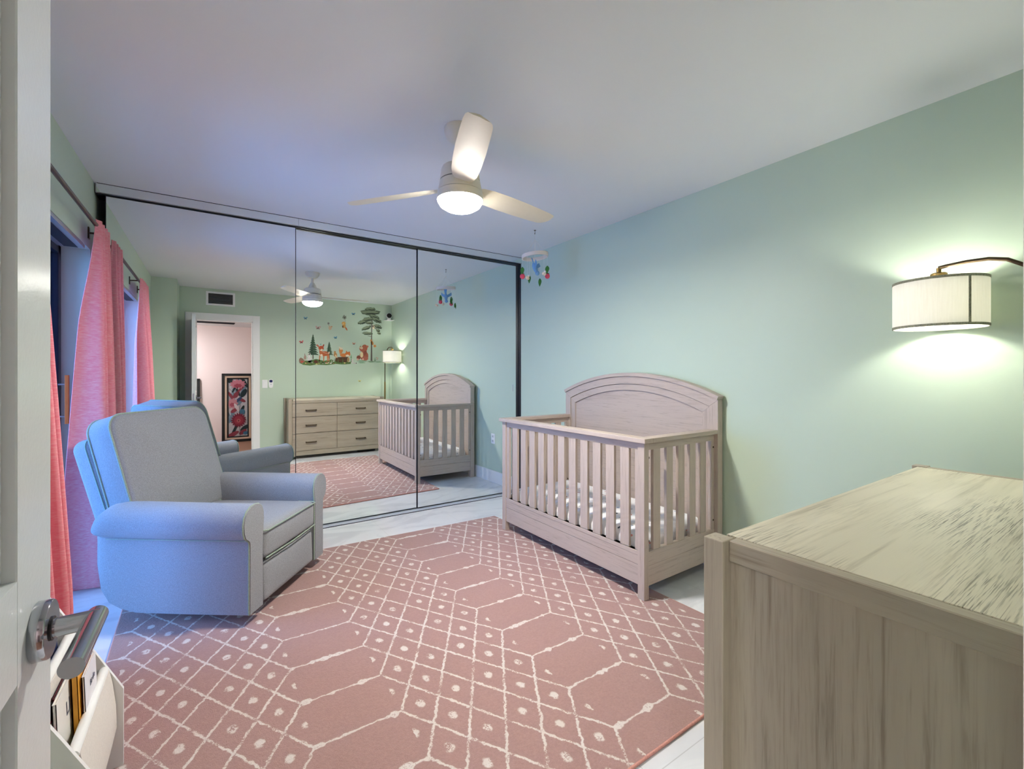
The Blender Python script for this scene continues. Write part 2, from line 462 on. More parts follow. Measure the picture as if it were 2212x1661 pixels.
# ------------------------------------------------------------------ curtain rod and curtains
RX, RZ = -.565, 2.115
rod = thing('curtain_rod', 'long dark bronze curtain rod above the sliding window', 'curtain rod', (RX, 2.2, RZ))
MB().cyl((0, -.36, 0), (0, .30, 0), .0085, 16).build('rod', M['rod'], rod, 40)
MB().cyl((0, .28, 0), (0, 1.52, 0), .0105, 16).build('sleeve', M['rod'], rod, 40)
for y in (-.33, .2, 1.49):
    MB().cyl((0, y, 0), (XL-RX, y, -.005), .006, 10).box(XL-RX, XL-RX+.006, y-.015, y+.015, -.04, .03).build('bracket', M['bronze'], rod)
for y in (-.36, 1.52): MB().ball((0, y, 0), .016, 14).build('finial', M['bronze'], rod, 60)

def curtain(name, label, y0, y1, n, phase, out, flare, seed, spread=0):
    rnd = random.Random(seed); ph = [rnd.uniform(-.5, .5) for _ in range(n*2+2)]; am = [rnd.uniform(.75, 1.2) for _ in range(n*2+2)]
    NS, NZ = n*22, 44; rings = []
    for k in range(NZ+1):
        z = RZ+.03 - (RZ+.03-.012)*k/NZ; f = k/NZ
        A = (.017+.058*min(1, f*1.25)**.8)*out; row = []
        for i in range(NS+1):
            s = i/NS; c = s*n
            j = int(min(c, n-1e-6)); a = am[j]
            wv = -math.cos(2*PI*c+phase+.35*math.sin(2.2*f+ph[j]))
            x = A*a*wv + flare[0]*f*(1-s)*(1-s) + flare[1]*f*s
            y = y0+(y1-y0)*s + spread*f*s + .018*math.sin(4*PI*c)*f + .012*math.sin(3*f+ph[j]*6)*f
            g_ = min(1, f/.30); g_ = g_*g_*(3-2*g_); x = x*(.5+.5*g_)+.0135*(1-g_)
            row.append((x, y, z))
        rings.append(row)
    m = MB(); m.loft(rings, False, False)
    # cloth thickness
    bm = m.bm; bmesh.ops.recalc_face_normals(bm, faces=bm.faces[:])
    bmesh.ops.solidify(bm, geom=bm.faces[:], thickness=.003)
    o = m.build(name, M['curtain'], None, 70, (RX, 0, 0)); tag(o, label, 'curtain', 'pink curtains on the rod'); return o
curtain('curtain', 'pink slub curtain bunched in the corner next to the mirror doors', 3.47, 3.80, 4, 0, 1.0, (-.07, -.01), 3)
curtain('curtain', 'pink slub curtain nearer the door, mostly hidden behind the open door edge', 1.87, 2.39, 5, .6, 1.25, (0, .05), 5, .13)

# ------------------------------------------------------------------ mirror closet
hdr = struct(MB().box(XL+.006, XR, YM+.001, YM+.02, 2.415, H-.002).build('trim_2', M['alu']))
MB().box(XL+.012, .555, YM-.004, YM+.001, 2.416, H-.004).build('mirror_strip', M['mirror'], hdr)
MB().box(.557, XR, YM-.004, YM+.001, 2.416, H-.004).build('mirror_strip', M['mirror'], hdr)
MB().box(XL+.006, XR, YM+.02, YM+.14, 2.408, H).build('track_channel', M['track'], hdr)
MB().box(XL+.014, XR, YM-.0045, YM+.001, H-.0035, H).build('shadow_gap', M['track'], hdr)
sill = struct(MB().box(XL, XR, 3.858, 4.02, 0, .010, .001).build('trim_3', simple('stone threshold', (196, 204, 214), .25)))
MB().box(XL, XR, 3.853, 3.858, 0, .004).build('joint', M['track'], sill)
struct(MB().box(2.694, XR, YM+.02, YM+.10, 0, 2.41).build('trim_4', M['track']))
def mirror_door(label, x0, x1, y, deg):
    cx = (x0+x1)/2; hw = (x1-x0)/2; t = thing('mirror_door', label, 'mirror door', (cx, y, .022), R(deg), 'sliding mirror doors of the closet')
    MB().box(-hw+.003, hw-.003, 0, .006, 0, 2.384, .0012, 1).build('mirror_pane', M['mirror'], t)
    MB().box(-hw, hw, .006, .022, .0, 2.386).build('backing', M['track'], t)
    e = MB(); e.box(-hw-.001, -hw+.003, -.001, .022, 0, 2.386); e.box(hw-.003, hw+.001, -.001, .022, 0, 2.386)
    e.build('edge_strip', M['track'], t)
    return t
mirror_door('leftmost mirrored sliding closet door, behind the grey armchair', -.583, .541, 3.874, .15)
mirror_door('middle mirrored sliding closet door, reflecting the dresser', .541, 1.559, 3.905, .5)
md = mirror_door('mirrored sliding closet door beside the green wall, behind the crib', 1.561, 2.694, 3.905, .4)
MB().box(.495, .501, -.002, 0, 1.05, 1.12).build('finger_pull', M['alu'], md)

# ------------------------------------------------------------------ rug
TL, TR, BR, BL = (-.405, 3.405), (2.045, 3.331), (2.118, .968), (-.335, .955)
q = MB(); q.prism([BL, BR, TR, TL], 'z', 0, .012)
rug = thing('rug', 'large pink rug with white trellis and dot pattern on the tiled floor', 'rug')
q.build('pile', M['rug'], rug)
def edge_pts(a, b, n=14): return [(a[0]+(b[0]-a[0])*i/n, a[1]+(b[1]-a[1])*i/n, .006) for i in range(n)]
MB().tube(edge_pts(BL, BR)+edge_pts(BR, TR)+edge_pts(TR, TL)+edge_pts(TL, BL), .0062, 8, True).build('binding', M['rugedge'], rug, 60)

# ------------------------------------------------------------------ armchair
A = thing('recliner_armchair', 'grey upholstered swivel recliner with rolled arms on the rug', 'armchair', (.143, 2.52, 0), math.atan2(.805, .593))
MB().lathe([(0, .0125), (.265, .0125), (.275, .022), (.27, .040), (.20, .046), (.06, .05), (.06, .10), (0, .10)], 56, (.385, .40, 0)).build('swivel_base', M['black'], A, 40)
arm_prof = [(.115, .072), (.1135, .20), (.112, .33), (.113, .42), (.119, .47), (.124, .515), (.121, .550), (.108, .579), (.085, .596), (.052, .602), (.018, .598), (-.010, .583), (-.030, .556), (-.038, .520), (-.036, .485), (-.024, .455), (-.004, .440), (.005, .432), (.009, .42), (.010, .33), (.009, .20), (.009, .072)]
def arm(mir):
    secs = [(-.002, .965, .072, .602), (.004, .992, .070, .603), (.02, 1, .070, .603), (.30, 1.0, .068, .604), (.58, 1, .070, .607), (.66, 1, .088, .606), (.72, .97, .115, .596), (.765, .90, .18, .565), (.79, .72, .30, .52)]
    fx = (lambda x: .778-x) if mir else (lambda x: x)
    rings = []
    for v, k, zb, zt in secs:
        rings.append([(fx(.045+(x-.045)*k), v, zb+(z-.072)*(zt-zb)/(.602-.072)) for x, z in arm_prof])
    a = MB(); a.loft(rings); o = a.build('arm', M['chair'], A, 50)
    m = MB(); m.tube([(fx(.045+(x-.045)*1.01), .006, z) for x, z in arm_prof], .0042, 8)
    m.build('piping', M['piping'], o, 60)
    s = MB(); s.tube([(fx(-.006), v, .4375) for v in (.006, .3, .6, .72)], .0022, 6); s.build('seam', M['piping'], o, 60)
    return o
arm(False); arm(True)
MB().box(.11, .668, .06, .78, .085, .30, .03, 3).build('seat_base', M['chair'], A, 50)
MB().pillow(.532, .66, .158, .030, (.0, .012, .022), 16, tmat((.389, .325, .372))).build('seat_cushion', M['chair'], A, 60)
sc = bpy.data.objects['seat_cushion']
MB().tube([(.13, .10, .446), (.128, .0, .4435), (.14, -.012, .4425), (.389, -.018, .4455), (.638, -.012, .4425), (.65, .0, .4435), (.648, .10, .446)], .0042, 8).build('piping', M['piping'], sc, 60)
MB().tube([(.13, -.006, .302), (.389, -.012, .299), (.648, -.006, .302)], .0042, 8).build('piping', M['piping'], sc, 60)
MB().pillow(.514, .07, .200, .018, (0, .010, .004), 12, tmat((.389, .040, .172), (R(-2), 0, 0))).build('footrest', M['chair'], A, 60)
def rrect(w, h, r, y, n=6):
    pts = []
    for cx, cz, a0 in ((w/2-r, h/2-r, 0), (-w/2+r, h/2-r, 90), (-w/2+r, -h/2+r, 180), (w/2-r, -h/2+r, 270)):
        for i in range(n+1):
            a = R(a0+90*i/n); pts.append((cx+r*math.cos(a), y, cz+r*math.sin(a)))
    return pts
LEAN = R(-17)
def soft(w, h, t, rc, re, puff0, puff1, mat):
    """upholstered block: rounded outline (rc), rounded edges (re), swelling front (puff0) and back (puff1)"""
    rings = []; n = 9
    caps = (.015, .2, .4, .58, .74, .87, .95)
    wi, hi, ri = w-2*re, h-2*re, max(.004, rc-re)
    for k in caps: rings.append(rrect(wi*k, hi*k, ri*k, -t/2-puff0*(1-k**2.4), n))
    for i in range(7):
        a_ = PI/2*i/6; ins = re*(1-math.sin(a_)); rings.append(rrect(w-2*ins, h-2*ins, max(.004, rc-ins), -t/2+re*(1-math.cos(a_)), n))
    for i in range(6, -1, -1):
        a_ = PI/2*i/6; ins = re*(1-math.sin(a_)); rings.append(rrect(w-2*ins, h-2*ins, max(.004, rc-ins), t/2-re*(1-math.cos(a_)), n))
    for k in caps[::-1]: rings.append(rrect(wi*k, hi*k, ri*k, t/2+puff1*(1-k**2.4), n))
    return MB().loft(rings, True, True, mat)
bt = tmat((.404, .765, .725), (LEAN, 0, 0))
bc = soft(.672, .625, .155, .085, .030, .045, .02, bt).build('back_cushion', M['chair'], A, 60)
for y in (-.060, .060):
    MB().tube(rrect(.670, .623, .084, y), .0056, 8, True, bt).build('piping', M['piping'], bc, 60)
ft = tmat((.389, .890, .640), (R(-19), 0, 0))
bf = soft(.590, .560, .105, .060, .030, .004, .015, ft).build('back_frame', M['chair'], A, 60)
MB().tube(rrect(.586, .556, .058, -.032), .004, 8, True, ft).build('piping', M['piping'], bf, 60)
MB().box(.694, .702, .87, .93, .80, .90, .003, 2, tmat((0, 0, 0), (0, 0, 0))).build('recline_tab', M['black'], A)

# ------------------------------------------------------------------ crib
CR = thing('crib', 'pale limed wood crib with arched headboard against the green wall', 'crib', (1.951, 1.62, 0), R(1.07))
CL, CW = 1.398, .730
for X0, Y0, X1, Y1, zb in ((0, 0, .040, .046, .012), (0, CL-.046, .040, CL, .012)):
    MB().box(X0, X1, Y0, Y1, zb, .874, .002, 1).build('front_leg', M['crib_z'], CR)
# front side
fr = MB().box(.010, .034, .046, CL-.046, .832, .874, .0015, 1).build('front_upper_rail', M['crib_y'], CR)
MB().box(.006, .036, .046, CL-.046, .196, .272, .0015, 1).box(.0075, .032, .046, CL-.046, .0835, .1945, .0015, 1).box(.004, .036, .046, CL-.046, .248, .272, .0015, 1).build('front_lower_rail', M['crib_y'], CR)
MB().box(-.020, .052, -.020, CL+.020, .874, .900, .0025, 2).build('front_cap_rail', M['crib_y'], CR)
sl = [1.28-.040+.0, 1.166, 1.059, .952, .847, .737, .623, .514, .404, .293, .182]
sl = [(2.900-.079/2)-1.62-0]+[m for m in ()]
ctr = [1.2405, 1.132, 1.0235, .9175, .812, .700, .590, .4815, .3705, .261, .1495]
for cY in ctr:
    MB().box(.012, .031, cY-.0325, cY+.0325, .27, .834, .0015, 1).build('slat', M['crib_z'], CR)
for a, b in ((.046, .074), (CL-.082, CL-.046)):
    MB().box(.012, .031, a, b, .27, .834, .0015, 1).build('edge_slat', M['crib_z'], CR)
# ends
for Y0, Y1, cap0, cap1 in ((.0, .034, -.020, .050), (CL-.034, CL, CL-.050, CL+.020)):
    ym = (Y0+Y1)/2
    MB().box(.052, CW-.004, cap0, cap1, .874, .900, .0025, 2).build('end_cap_rail', M['crib_x'], CR)
    MB().box(.040, .694, ym-.012, ym+.012, .832, .874, .0015, 1).build('end_upper_rail', M['crib_x'], CR)
    MB().box(.040, .694, ym-.015, ym+.015, .196, .272, .0015, 1).box(.040, .694, ym-.0125, ym+.0125, .0835, .1945, .0015, 1).build('end_lower_rail', M['crib_x'], CR)
    for a, b in ((.088, .150), (.206, .266), (.317, .378), (.430, .491), (.540, .602)):
        MB().box(a, b, ym-.0095, ym+.0095, .27, .834, .0015, 1).build('slat', M['crib_z'], CR)
    MB().box(.656, .694, ym-.012, ym+.012, .27, .834, .0015, 1).build('edge_slat', M['crib_z'], CR)
    for X in (.043, .675):
        for z in (.33, .79): MB().cyl((X, ym-.014, z), (X, ym+.014, z), .006, 12).build('bolt', M['bronze'], CR, 40)
for k in range(3): MB().cyl((.0415, CL-.040, .36+.085*k), (.0425, CL-.040, .36+.085*k), .005, 10).build('bolt_hole', M['black'], CR)
# headboard
HB0, HB1, hx0, hx1 = -.028, 1.408, .682, .734
mid = (HB0+HB1)/2; half = (HB1-HB0)/2
def arch(y, zt, ze, hw):                       # circular arc through the ends
    s = zt-ze; r = (hw*hw+s*s)/(2*s); return zt-r+math.sqrt(max(0, r*r-(y-mid)**2))
def archpoly(hw, z0, ze, zt, n=40):
    p = [(mid-hw, z0), (mid+hw, z0)]
    for i in range(n+1):
        y = mid+hw-2*hw*i/n; p.append((y, arch(y, zt, ze, hw)))
    return p
MB().prism(archpoly(half-.115, .20, 1.005, 1.130), 'x', hx0+.022, hx1-.012).build('headboard_panel', M['crib_y'], CR)
def arch_band(hw, ze, zt, hw2, ze2, zt2, x0, x1, n=44):
    rings = []
    for i in range(n+1):
        f = -1+2*i/n
        ya = mid+hw*f; yb = mid+hw2*f; za = arch(ya, zt, ze, hw); zb = arch(yb, zt2, ze2, hw2)
        rings.append([(x0, ya, za), (x1, ya, za), (x1, yb, zb), (x0, yb, zb)])
    return MB().loft(rings)
arch_band(half+.004, 1.112, 1.262, half-.006, 1.090, 1.236, hx0-.012, hx1+.002).build('headboard_cap', M['crib_y'], CR, 40)
arch_band(half-.006, 1.089, 1.2345, half-.066, 1.046, 1.178, hx0, hx1).build('headboard_arch', M['crib_y'], CR, 40)
arch_band(half-.068, 1.043, 1.1755, half-.1165, 1.005, 1.131, hx0+.009, hx1-.006).build('headboard_molding', M['crib_y'], CR, 40)
for sgn in (-1, 1):
    ya, yb = sorted((mid+sgn*(half-.006), mid+sgn*(half-.066)))
    zo, zi = 1.088, 1.045
    pts = [(ya, .0), (yb, .0), (yb, zo if sgn > 0 else zi), (ya, zi if sgn > 0 else zo)]
    MB().prism(pts, 'x', hx0, hx1).build('back_leg', M['crib_z'], CR)
    ya, yb = sorted((mid+sgn*(half-.067), mid+sgn*(half-.1165)))
    pts = [(ya, .20), (yb, .20), (yb, 1.043 if sgn > 0 else 1.004), (ya, 1.004 if sgn > 0 else 1.043)]
    MB().prism(pts, 'x', hx0+.009, hx1-.006).build('headboard_molding', M['crib_z'], CR)
s = MB(); s.box(.045, .668, .045, CL-.045, .185, .197)
for y in (.045, CL-.057): s.box(.045, .668, y, y+.012, .185, .235)
s.build('mattress_support', M['black'], CR)
mt = MB().pillow(.612, 1.285, .140, .05, (.004, .006, .012), 18).build('crib_mattress', M['sheet'], None, 60)
mt.matrix_world = Matrix.Translation(CR.location) @ Matrix.Rotation(R(1.07), 4, 'Z') @ Matrix.Translation((.356, CL/2, .270))
tag(mt, 'crib mattress in a white sheet with small scattered motifs, inside the crib', 'mattress')

# ------------------------------------------------------------------ dresser
DR = thing('dresser', 'pale limed wood dresser with six drawers under the wall stickers', 'dresser', (.92, .066, 0))
LX, DY = 1.457, .531
MB().box(.0590, LX-.0590, .004, DY-.020, .860, .884, .001, 1).build('top', M['drestop'], DR)
for x0, x1 in ((.024, .055), (LX-.055, LX-.024)):
    MB().box(x0-.0005, x1, .046, DY-.046, .838, .8845, .002, 1).build('end_rail', M['dres_y'], DR)
for x in (0, LX-.046):
    for y in (0, DY-.046):
        MB().box(x, x+.046, y, y+.046, 0, .8855, .0025, 2).build('post', M['dres_z'], DR)
for x0 in (.032, LX-.046):
    MB().box(x0, x0+.014, .04, DY-.046, .05, .839).build('side_panel', M['dres_z'], DR)
    MB().box(x0-.004, x0+.016, .046, DY-.046, .045, .10, .002, 1).build('side_lower_rail', M['dres_y'], DR)
MB().box(.03, LX-.03, .004, .016, .06, .86).build('back_panel', M['dres_x'], DR)
MB().box(.046, LX-.046, .02, DY-.050, .11, .125).build('bottom_panel', M['dres_x'], DR)
MB().box(.046, LX-.046, DY-.052, DY-.020, .045, .112, .002, 1).build('lower_rail', M['dres_x'], DR)
MB().box(.046, LX-.046, DY-.052, DY-.020, .820, .862, .002, 1).build('upper_rail', M['dres_x'], DR)
MB().box(LX/2-.02, LX/2+.02, .03, DY-.055, .12, .84).build('divider', M['dres_z'], DR)
hm = LX/2
for x0, x1 in ((.050, hm-.002), (hm+.002, LX-.050)):
    for z0, z1 in ((.620, .816), (.374, .614), (.116, .368)):
        dr = MB().box(x0, x1, DY-.05, DY-.018, z0, z1, .002, 1).build('drawer', M['dres_x'], DR)
        xc = (x0+x1)/2+(-.035 if x0 < .1 else .015); zc = (z0+z1)/2-.004
        h = MB(); y = DY-.018
        h.box(xc-.078, xc+.078, y+.020, y+.028, zc-.004, zc+.008, .002, 1)
        for s_ in (-1, 1): h.box(xc+s_*.070-.006, xc+s_*.070+.006, y, y+.026, zc-.006, zc+.010, .0015, 1)
        h.box(xc-.072, xc+.072, y, y+.002, zc-.016, zc-.010)
        h.build('pull', M['bronze'], dr)
PS = thing('power_strip', 'black power strip with a cable under the end of the dresser', 'power strip', (2.13, .45, 0))
MB().box(-.14, .14, -.03, .03, 0, .04, .006, 2).build('body', M['black'], PS)
MB().tube([(.14, 0, .02), (.2, .02, .012), (.26, -.08, .006), (.30, -.25, .006), (.40, -.30, .006)], .004, 8).build('cable', M['black'], PS, 60)

# ------------------------------------------------------------------ floor lamp
SX, SY, SZ0, SZ1, SR = 2.529, .560, 1.443, 1.642, .149
FL = thing('floor_lamp', 'arched brass floor lamp with white drum shade beside the dresser', 'lamp', (2.525, .215, 0))
px, py = SX-2.525, SY-.215
MB().lathe([(0, 0), (.125, 0), (.128, .006), (.12, .018), (.03, .026), (0, .026)], 48).build('base', M['brass'], FL, 40)
MB().cyl((0, 0, .02), (0, 0, 1.12), .0125, 20).build('lower_pole', M['brass'], FL, 40)
pts = [(0, 0, 1.10), (0, 0, 1.35), (0, .002, 1.45), (0, .018, 1.53), (0, .050, 1.595), (0, .10, 1.655), (0, .15, 1.690), (0, .20, 1.703), (0, .26, 1.704), (0, .32, 1.699), (px, py, 1.696)]
MB().tube(pts, .0075, 12).build('arm', M['bronze'], FL, 60)
MB().lathe([(0, .0), (.026, 0), (.027, .003), (.027, .016), (.022, .020), (.008, .022), (.008, .040), (0, .040)], 28, (px, py, 1.655)).build('finial', M['brass'], FL, 40)
MB().cyl((px, py, 1.655), (px, py, 1.585), .012, 16).build('socket', M['brass'], FL, 40)
sh = MB(); seg = 64
ring = lambda r, z: [(px+r*math.cos(2*PI*i/seg), py+r*math.sin(2*PI*i/seg), z) for i in range(seg)]
sh.loft([ring(SR, SZ0), ring(SR, SZ1)], True, False); sh.loft([ring(SR-.0025, SZ1), ring(SR-.0025, SZ0)], True, False)
shade = sh.build('lamp_shade', M['shade'], FL, 60)
for z in (SZ0, SZ1):
    z0, z1 = (z, z+.010) if z == SZ0 else (z-.010, z)
    MB().loft([ring(SR+.001, z0), ring(SR+.001, z1), ring(SR-.0035, z1), ring(SR-.0035, z0), ring(SR+.001, z0)], True, False).build('shade_trim', M['shadetrim'], shade, 50)
a0 = math.atan2(-.56, -2.53)+.62
MB().box(SR-.0005, SR+.0015, -.004, .004, SZ0, SZ1, 0, 1, tmat((px, py, 0), (0, 0, a0))).build('shade_seam', M['shadetrim'], shade)
sp = MB()
for k in range(3):
    a = 2*PI*k/3+.4; sp.cyl((px, py, 1.632), (px+(SR-.003)*math.cos(a), py+(SR-.003)*math.sin(a), 1.632), .002, 6)
sp.build('spider', M['brass'], FL)
M['bulb'] = emit('lit lamp bulb', (1.0, .97, .86), 80)
MB().ball((px, py, 1.545), .030, 20).build('bulb', M['bulb'], FL, 60)

# ------------------------------------------------------------------ ceiling fan
FX, FY = 1.026, 2.0
CF = thing('ceiling_fan', 'cream three-blade ceiling fan with lit round light', 'ceiling fan', (FX, FY, 0))
MB().lathe([(0, H), (.080, H), (.080, H-.012), (.074, H-.035), (.050, H-.062), (.030, H-.070), (0, H-.070)], 44).build('canopy', M['fan'], CF, 40)
MB().cyl((0, 0, H-.065), (0, 0, 2.335), .014, 18).build('downrod', M['fan'], CF, 40)
MB().lathe([(0, 2.352), (.020, 2.352), (.024, 2.342), (.036, 2.325), (.046, 2.300), (.052, 2.280), (.0, 2.280)], 44).build('yoke_cover', M['fan'], CF, 40)
MB().lathe([(0, 2.284), (.078, 2.284), (.088, 2.279), (.093, 2.268), (.100, 2.214), (0, 2.214)], 56).build('motor_housing', M['fan'], CF, 40)
MB().lathe([(0, 2.216), (.094, 2.216), (.094, 2.206), (0, 2.206)], 56).build('motor_gap', M['black'], CF, 40)
MB().lathe([(0, 2.208), (.101, 2.208), (.111, 2.158), (0, 2.158)], 56).build('flywheel', M['fan'], CF, 40)
MB().lathe([(0, 2.160), (.108, 2.160), (.108, 2.155), (0, 2.155)], 56).build('light_gap', M['black'], CF, 40)
MB().lathe([(0, 2.156), (.112, 2.156), (.115, 2.13), (.1145, 2.118), (0, 2.118)], 56).build('light_ring', M['fan'], CF, 40)
M['led'] = emit('lit led panel', (1.0, .94, .86), 260)
MB().lathe([(0, 2.1176), (.104, 2.1176), (.104, 2.1166), (0, 2.1166)], 48).build('led_panel', M['led'], CF, 40)
b_ = NT('lit frosted lens'); t1 = b_.n('ShaderNodeEmission'); t1.inputs[0].default_value = (1.0, .95, .88, 1); t1.inputs[1].default_value = 32; t2 = b_.n('ShaderNodeBsdfTransparent'); mx_ = b_.n('ShaderNodeMixShader'); mx_.inputs[0].default_value = .5
b_.t.links.new(t1.outputs[0], mx_.inputs[1]); b_.t.links.new(t2.outputs[0], mx_.inputs[2]); M['lens'] = b_.done(mx_.outputs[0])
b_.t.links.new(t1.outputs[0], mx_.inputs[1]); b_.t.links.new(t2.outputs[0], mx_.inputs[2]); M['lens'] = b_.done(mx_.outputs[0])
MB().lathe([(.113, 2.119), (.112, 2.112), (.100, 2.092), (.075, 2.076), (.040, 2.067), (0, 2.064)][::1], 48).build('light_lens', M['lens'], CF, 60)
def blade(ang):
    rings = []
    prof = [(.095, .040, 0), (.12, .052, 0), (.18, .062, .0), (.28, .066, 0), (.40, .066, 0), (.52, .062, 0), (.60, .058, 0), (.64, .052, .0), (.652, .044, 0)]
    for r, hw, off in prof:
        pit = -R(13)*(1.25-.35*r/.65); sk = .012*(r/.65)
        row = []
        for u, tz in ((-1, 0), (-.5, .0035), (0, .005), (.5, .0035), (1, 0), (.5, -.0035), (0, -.004), (-.5, -.0035)):
            y = u*hw+sk; row.append((r - (.018*max(0, u) if r > .63 else 0), y*math.cos(pit), 2.183+y*math.sin(pit)+tz-.006*(r/.65)))
        rings.append(row)
    b = MB(); b.loft(rings, True, True, tmat((0, 0, 0), (0, 0, R(ang)))); b.build('blade', M['fan'], CF, 50)
for a in (-112, 8, 128): blade(a)

# ------------------------------------------------------------------ baby mobile
MX, MY = 2.272, 3.045
BM = thing('baby_mobile', 'felt baby mobile with a blue bird, berries and bees, hanging over the crib', 'baby mobile', (MX, MY, 0))
tl = math.tan(R(6))
MB().lathe([(0, H), (.010, H), (.010, H-.003), (0, H-.003)], 16).tube([(0, 0, H-.002), (0, 0, H-.022), (.004, 0, H-.030), (-.004, 0, H-.034), (-.006, 0, H-.026)], .0018, 8).build('ceiling_hook', M['bronze'], BM, 60)
MR = .112; zr = 2.255
segm = 48
rg = lambda r, dz: [(r*math.cos(2*PI*i/segm), r*math.sin(2*PI*i/segm), zr+dz+r*math.cos(2*PI*i/segm+.59)*tl) for i in range(segm)]
MB().loft([rg(MR, -.015), rg(MR, .015), rg(MR-.010, .015), rg(MR-.010, -.015), rg(MR, -.015)], True, False).build('ring', M['felt'], BM, 40)
sm = MB(); top = (0, 0, 2.395)
sm.cyl((0, 0, H-.03), top, .0009, 5)
for k in range(8):
    a = 2*PI*k/8+.2; sm.cyl(top, ((MR-.005)*math.cos(a), (MR-.005)*math.sin(a), zr+.010+(MR)*math.cos(a)*tl), .0009, 5)
sm.build('hanging_strings', M['string'], BM)
M['berry'] = simple('raspberry felt', (232, 84, 104), .9); M['leaf'] = simple('leaf green felt', (62, 120, 52), .9)
M['bird'] = simple('blue felt', (118, 164, 204), .9); M['bee'] = simple('cream bee felt', (236, 214, 180), .9); M['beestripe'] = simple('dark bee stripe', (66, 32, 30), .9)
def leafmesh(m, p, L_, W_, yaw, droop):
    mt_ = tmat(p, (0, 0, yaw)) @ Matrix.Rotation(droop, 4, 'X')
    n = 8; rows = []
    for i in range(n+1):
        t_ = i/n; w_ = W_*math.sin(PI*t_**.8)*.5+.0004; rows.append([(-w_, 0, -L_*t_), (0, .004, -L_*t_), (w_, 0, -L_*t_), (0, -.0015, -L_*t_)])
    m.loft(rows, True, True, mt_)
LR, LF = (.831, -.556), (.556, .831)            # across and along the view of the doorway
def hang(a, side, z1):
    bq = side*math.sqrt(max(0, (MR-.005)**2-a*a)); x, y = a*LR[0]+bq*LF[0], a*LR[1]+bq*LF[1]
    MB().cyl((x, y, zr+a*tl-.01), (x, y, z1), .0009, 5).build('string', M['string'], BM); return x, y
for a_, sd, zb_, zt_ in ((-.1065, -1, 2.080, 2.160), (.1065, 1, 2.087, 2.176)):
    x, y = hang(a_, sd, zt_)
    MB().ball((x, y, zb_), .0215, 18, (1, 1, 1.05)).build('berry', M['berry'], BM, 60)
    l = MB(); leafmesh(l, (x, y, zt_), .068, .034, -.3, .22); leafmesh(l, (x, y, zt_), .066, .034, PI*.75, .22)
    for k in range(5): leafmesh(l, (x, y, zb_+.025), .017, .014, 2*PI*k/5, 1.15)
    l.build('leaf', M['leaf'], BM, 60)
for a_, sd, zb_, yw in ((-.066, -1, 2.052, .1), (.071, -1, 2.087, -.9)):
    x, y = hang(a_, sd, zb_+.012); mt_ = tmat((x, y, zb_), (0, .5, yw))
    bb = MB().ball((0, 0, 0), .0150, 16, (1.35, 1, 1), mt_).build('bee', M['bee'], BM, 60)
    st_ = MB()
    for dx_ in (-.008, .003): st_.lathe([(.0145-abs(dx_)*.25, 0), (.0153-abs(dx_)*.25, .002), (.0145-abs(dx_)*.25, .004)], 20, (0, 0, 0), mt_ @ tmat((dx_, 0, 0), (0, PI/2, 0)))
    st_.build('stripes', M['beestripe'], bb, 60)
    MB().ball((0, .008, .016), .010, 10, (.8, .5, 1.2), mt_).ball((0, -.008, .016), .010, 10, (.8, .5, 1.2), mt_).build('wings', M['string'], bb, 60)
for a_, sd, zb_ in ((-.044, 1, 2.115), (.048, 1, 2.087)):
    x, y = hang(a_, sd, zb_)
    l = MB(); leafmesh(l, (x, y, zb_), .072, .026, -.4, .12); leafmesh(l, (x, y, zb_), .060, .026, PI*.9, .16); l.build('leaf', M['leaf'], BM, 60)
MB().cyl((0, 0, 2.39), (0, 0, 2.20), .0009, 5).build('string', M['string'], BM)
bt_ = tmat((.0, 0, 2.155), (0, R(70), R(-50)))
bd = MB().ball((0, 0, 0), .024, 18, (2.0, .8, .8), bt_).ball((.052, 0, .004), .019, 14, (1, 1, 1), bt_)
bd.loft([[(-.03, -.008, .004), (-.03, .008, .004), (-.03, .008, -.002), (-.03, -.008, -.002)], [(-.088, -.018, .006), (-.088, .018, .006), (-.088, .018, .002), (-.088, -.018, .002)]], True, True, bt_)
bird = bd.build('bird', M['bird'], BM, 60)
for s_ in (-1, 1):
    MB().loft([[(.01, s_*.015, .010), (-.02, s_*.015, .010), (-.02, s_*.015, .006), (.01, s_*.015, .006)], [(-.01, s_*.062, .040), (-.045, s_*.062, .040), (-.045, s_*.062, .037), (-.01, s_*.062, .037)]], True, True, bt_).build('wing', M['bird'], bird)

# ------------------------------------------------------------------ things on the walls
VT = thing('air_vent', 'white rectangular air vent with dark louvres above the doorway', 'vent', (.108, YB, 2.336))
fm = MB(); w2, h2 = .176, .099
fm.box(-w2, w2, 0, .010, h2-.026, h2); fm.box(-w2, w2, 0, .010, -h2, -h2+.026); fm.box(-w2, -w2+.028, 0, .0099, -h2+.026, h2-.026); fm.box(w2-.028, w2, 0, .0099, -h2+.026, h2-.026)
fm.build('frame', M['plastic'], VT)
MB().box(-w2+.02, w2-.02, .0005, .002, -h2+.02, h2-.02).build('backing', M['black'], VT)
lou = MB()
for k in range(8):
    z = -h2+.030+k*.0182; lou.box(-w2+.026, w2-.026, -.006, .006, -.0008, .0008, 0, 1, tmat((0, .006, z), (R(-35), 0, 0)))
lou.build('louvres', simple('louvre grey', (120, 124, 128), .5), VT)
SWT = thing('light_switch', 'white rocker light switch plate on the wall by the doorway', 'light switch', (.668, YB, 1.104))
MB().box(-.036, .036, 0, .006, -.062, .062, .002, 2).build('plate', M['plastic'], SWT)
MB().box(-.017, .017, .005, .009, -.034, .034, .0015, 1).build('rocker', M['plastic'], SWT)
RM = thing('fan_remote', 'white oval remote in a wall cradle next to the light switch', 'remote control', (.748, YB, 1.110))
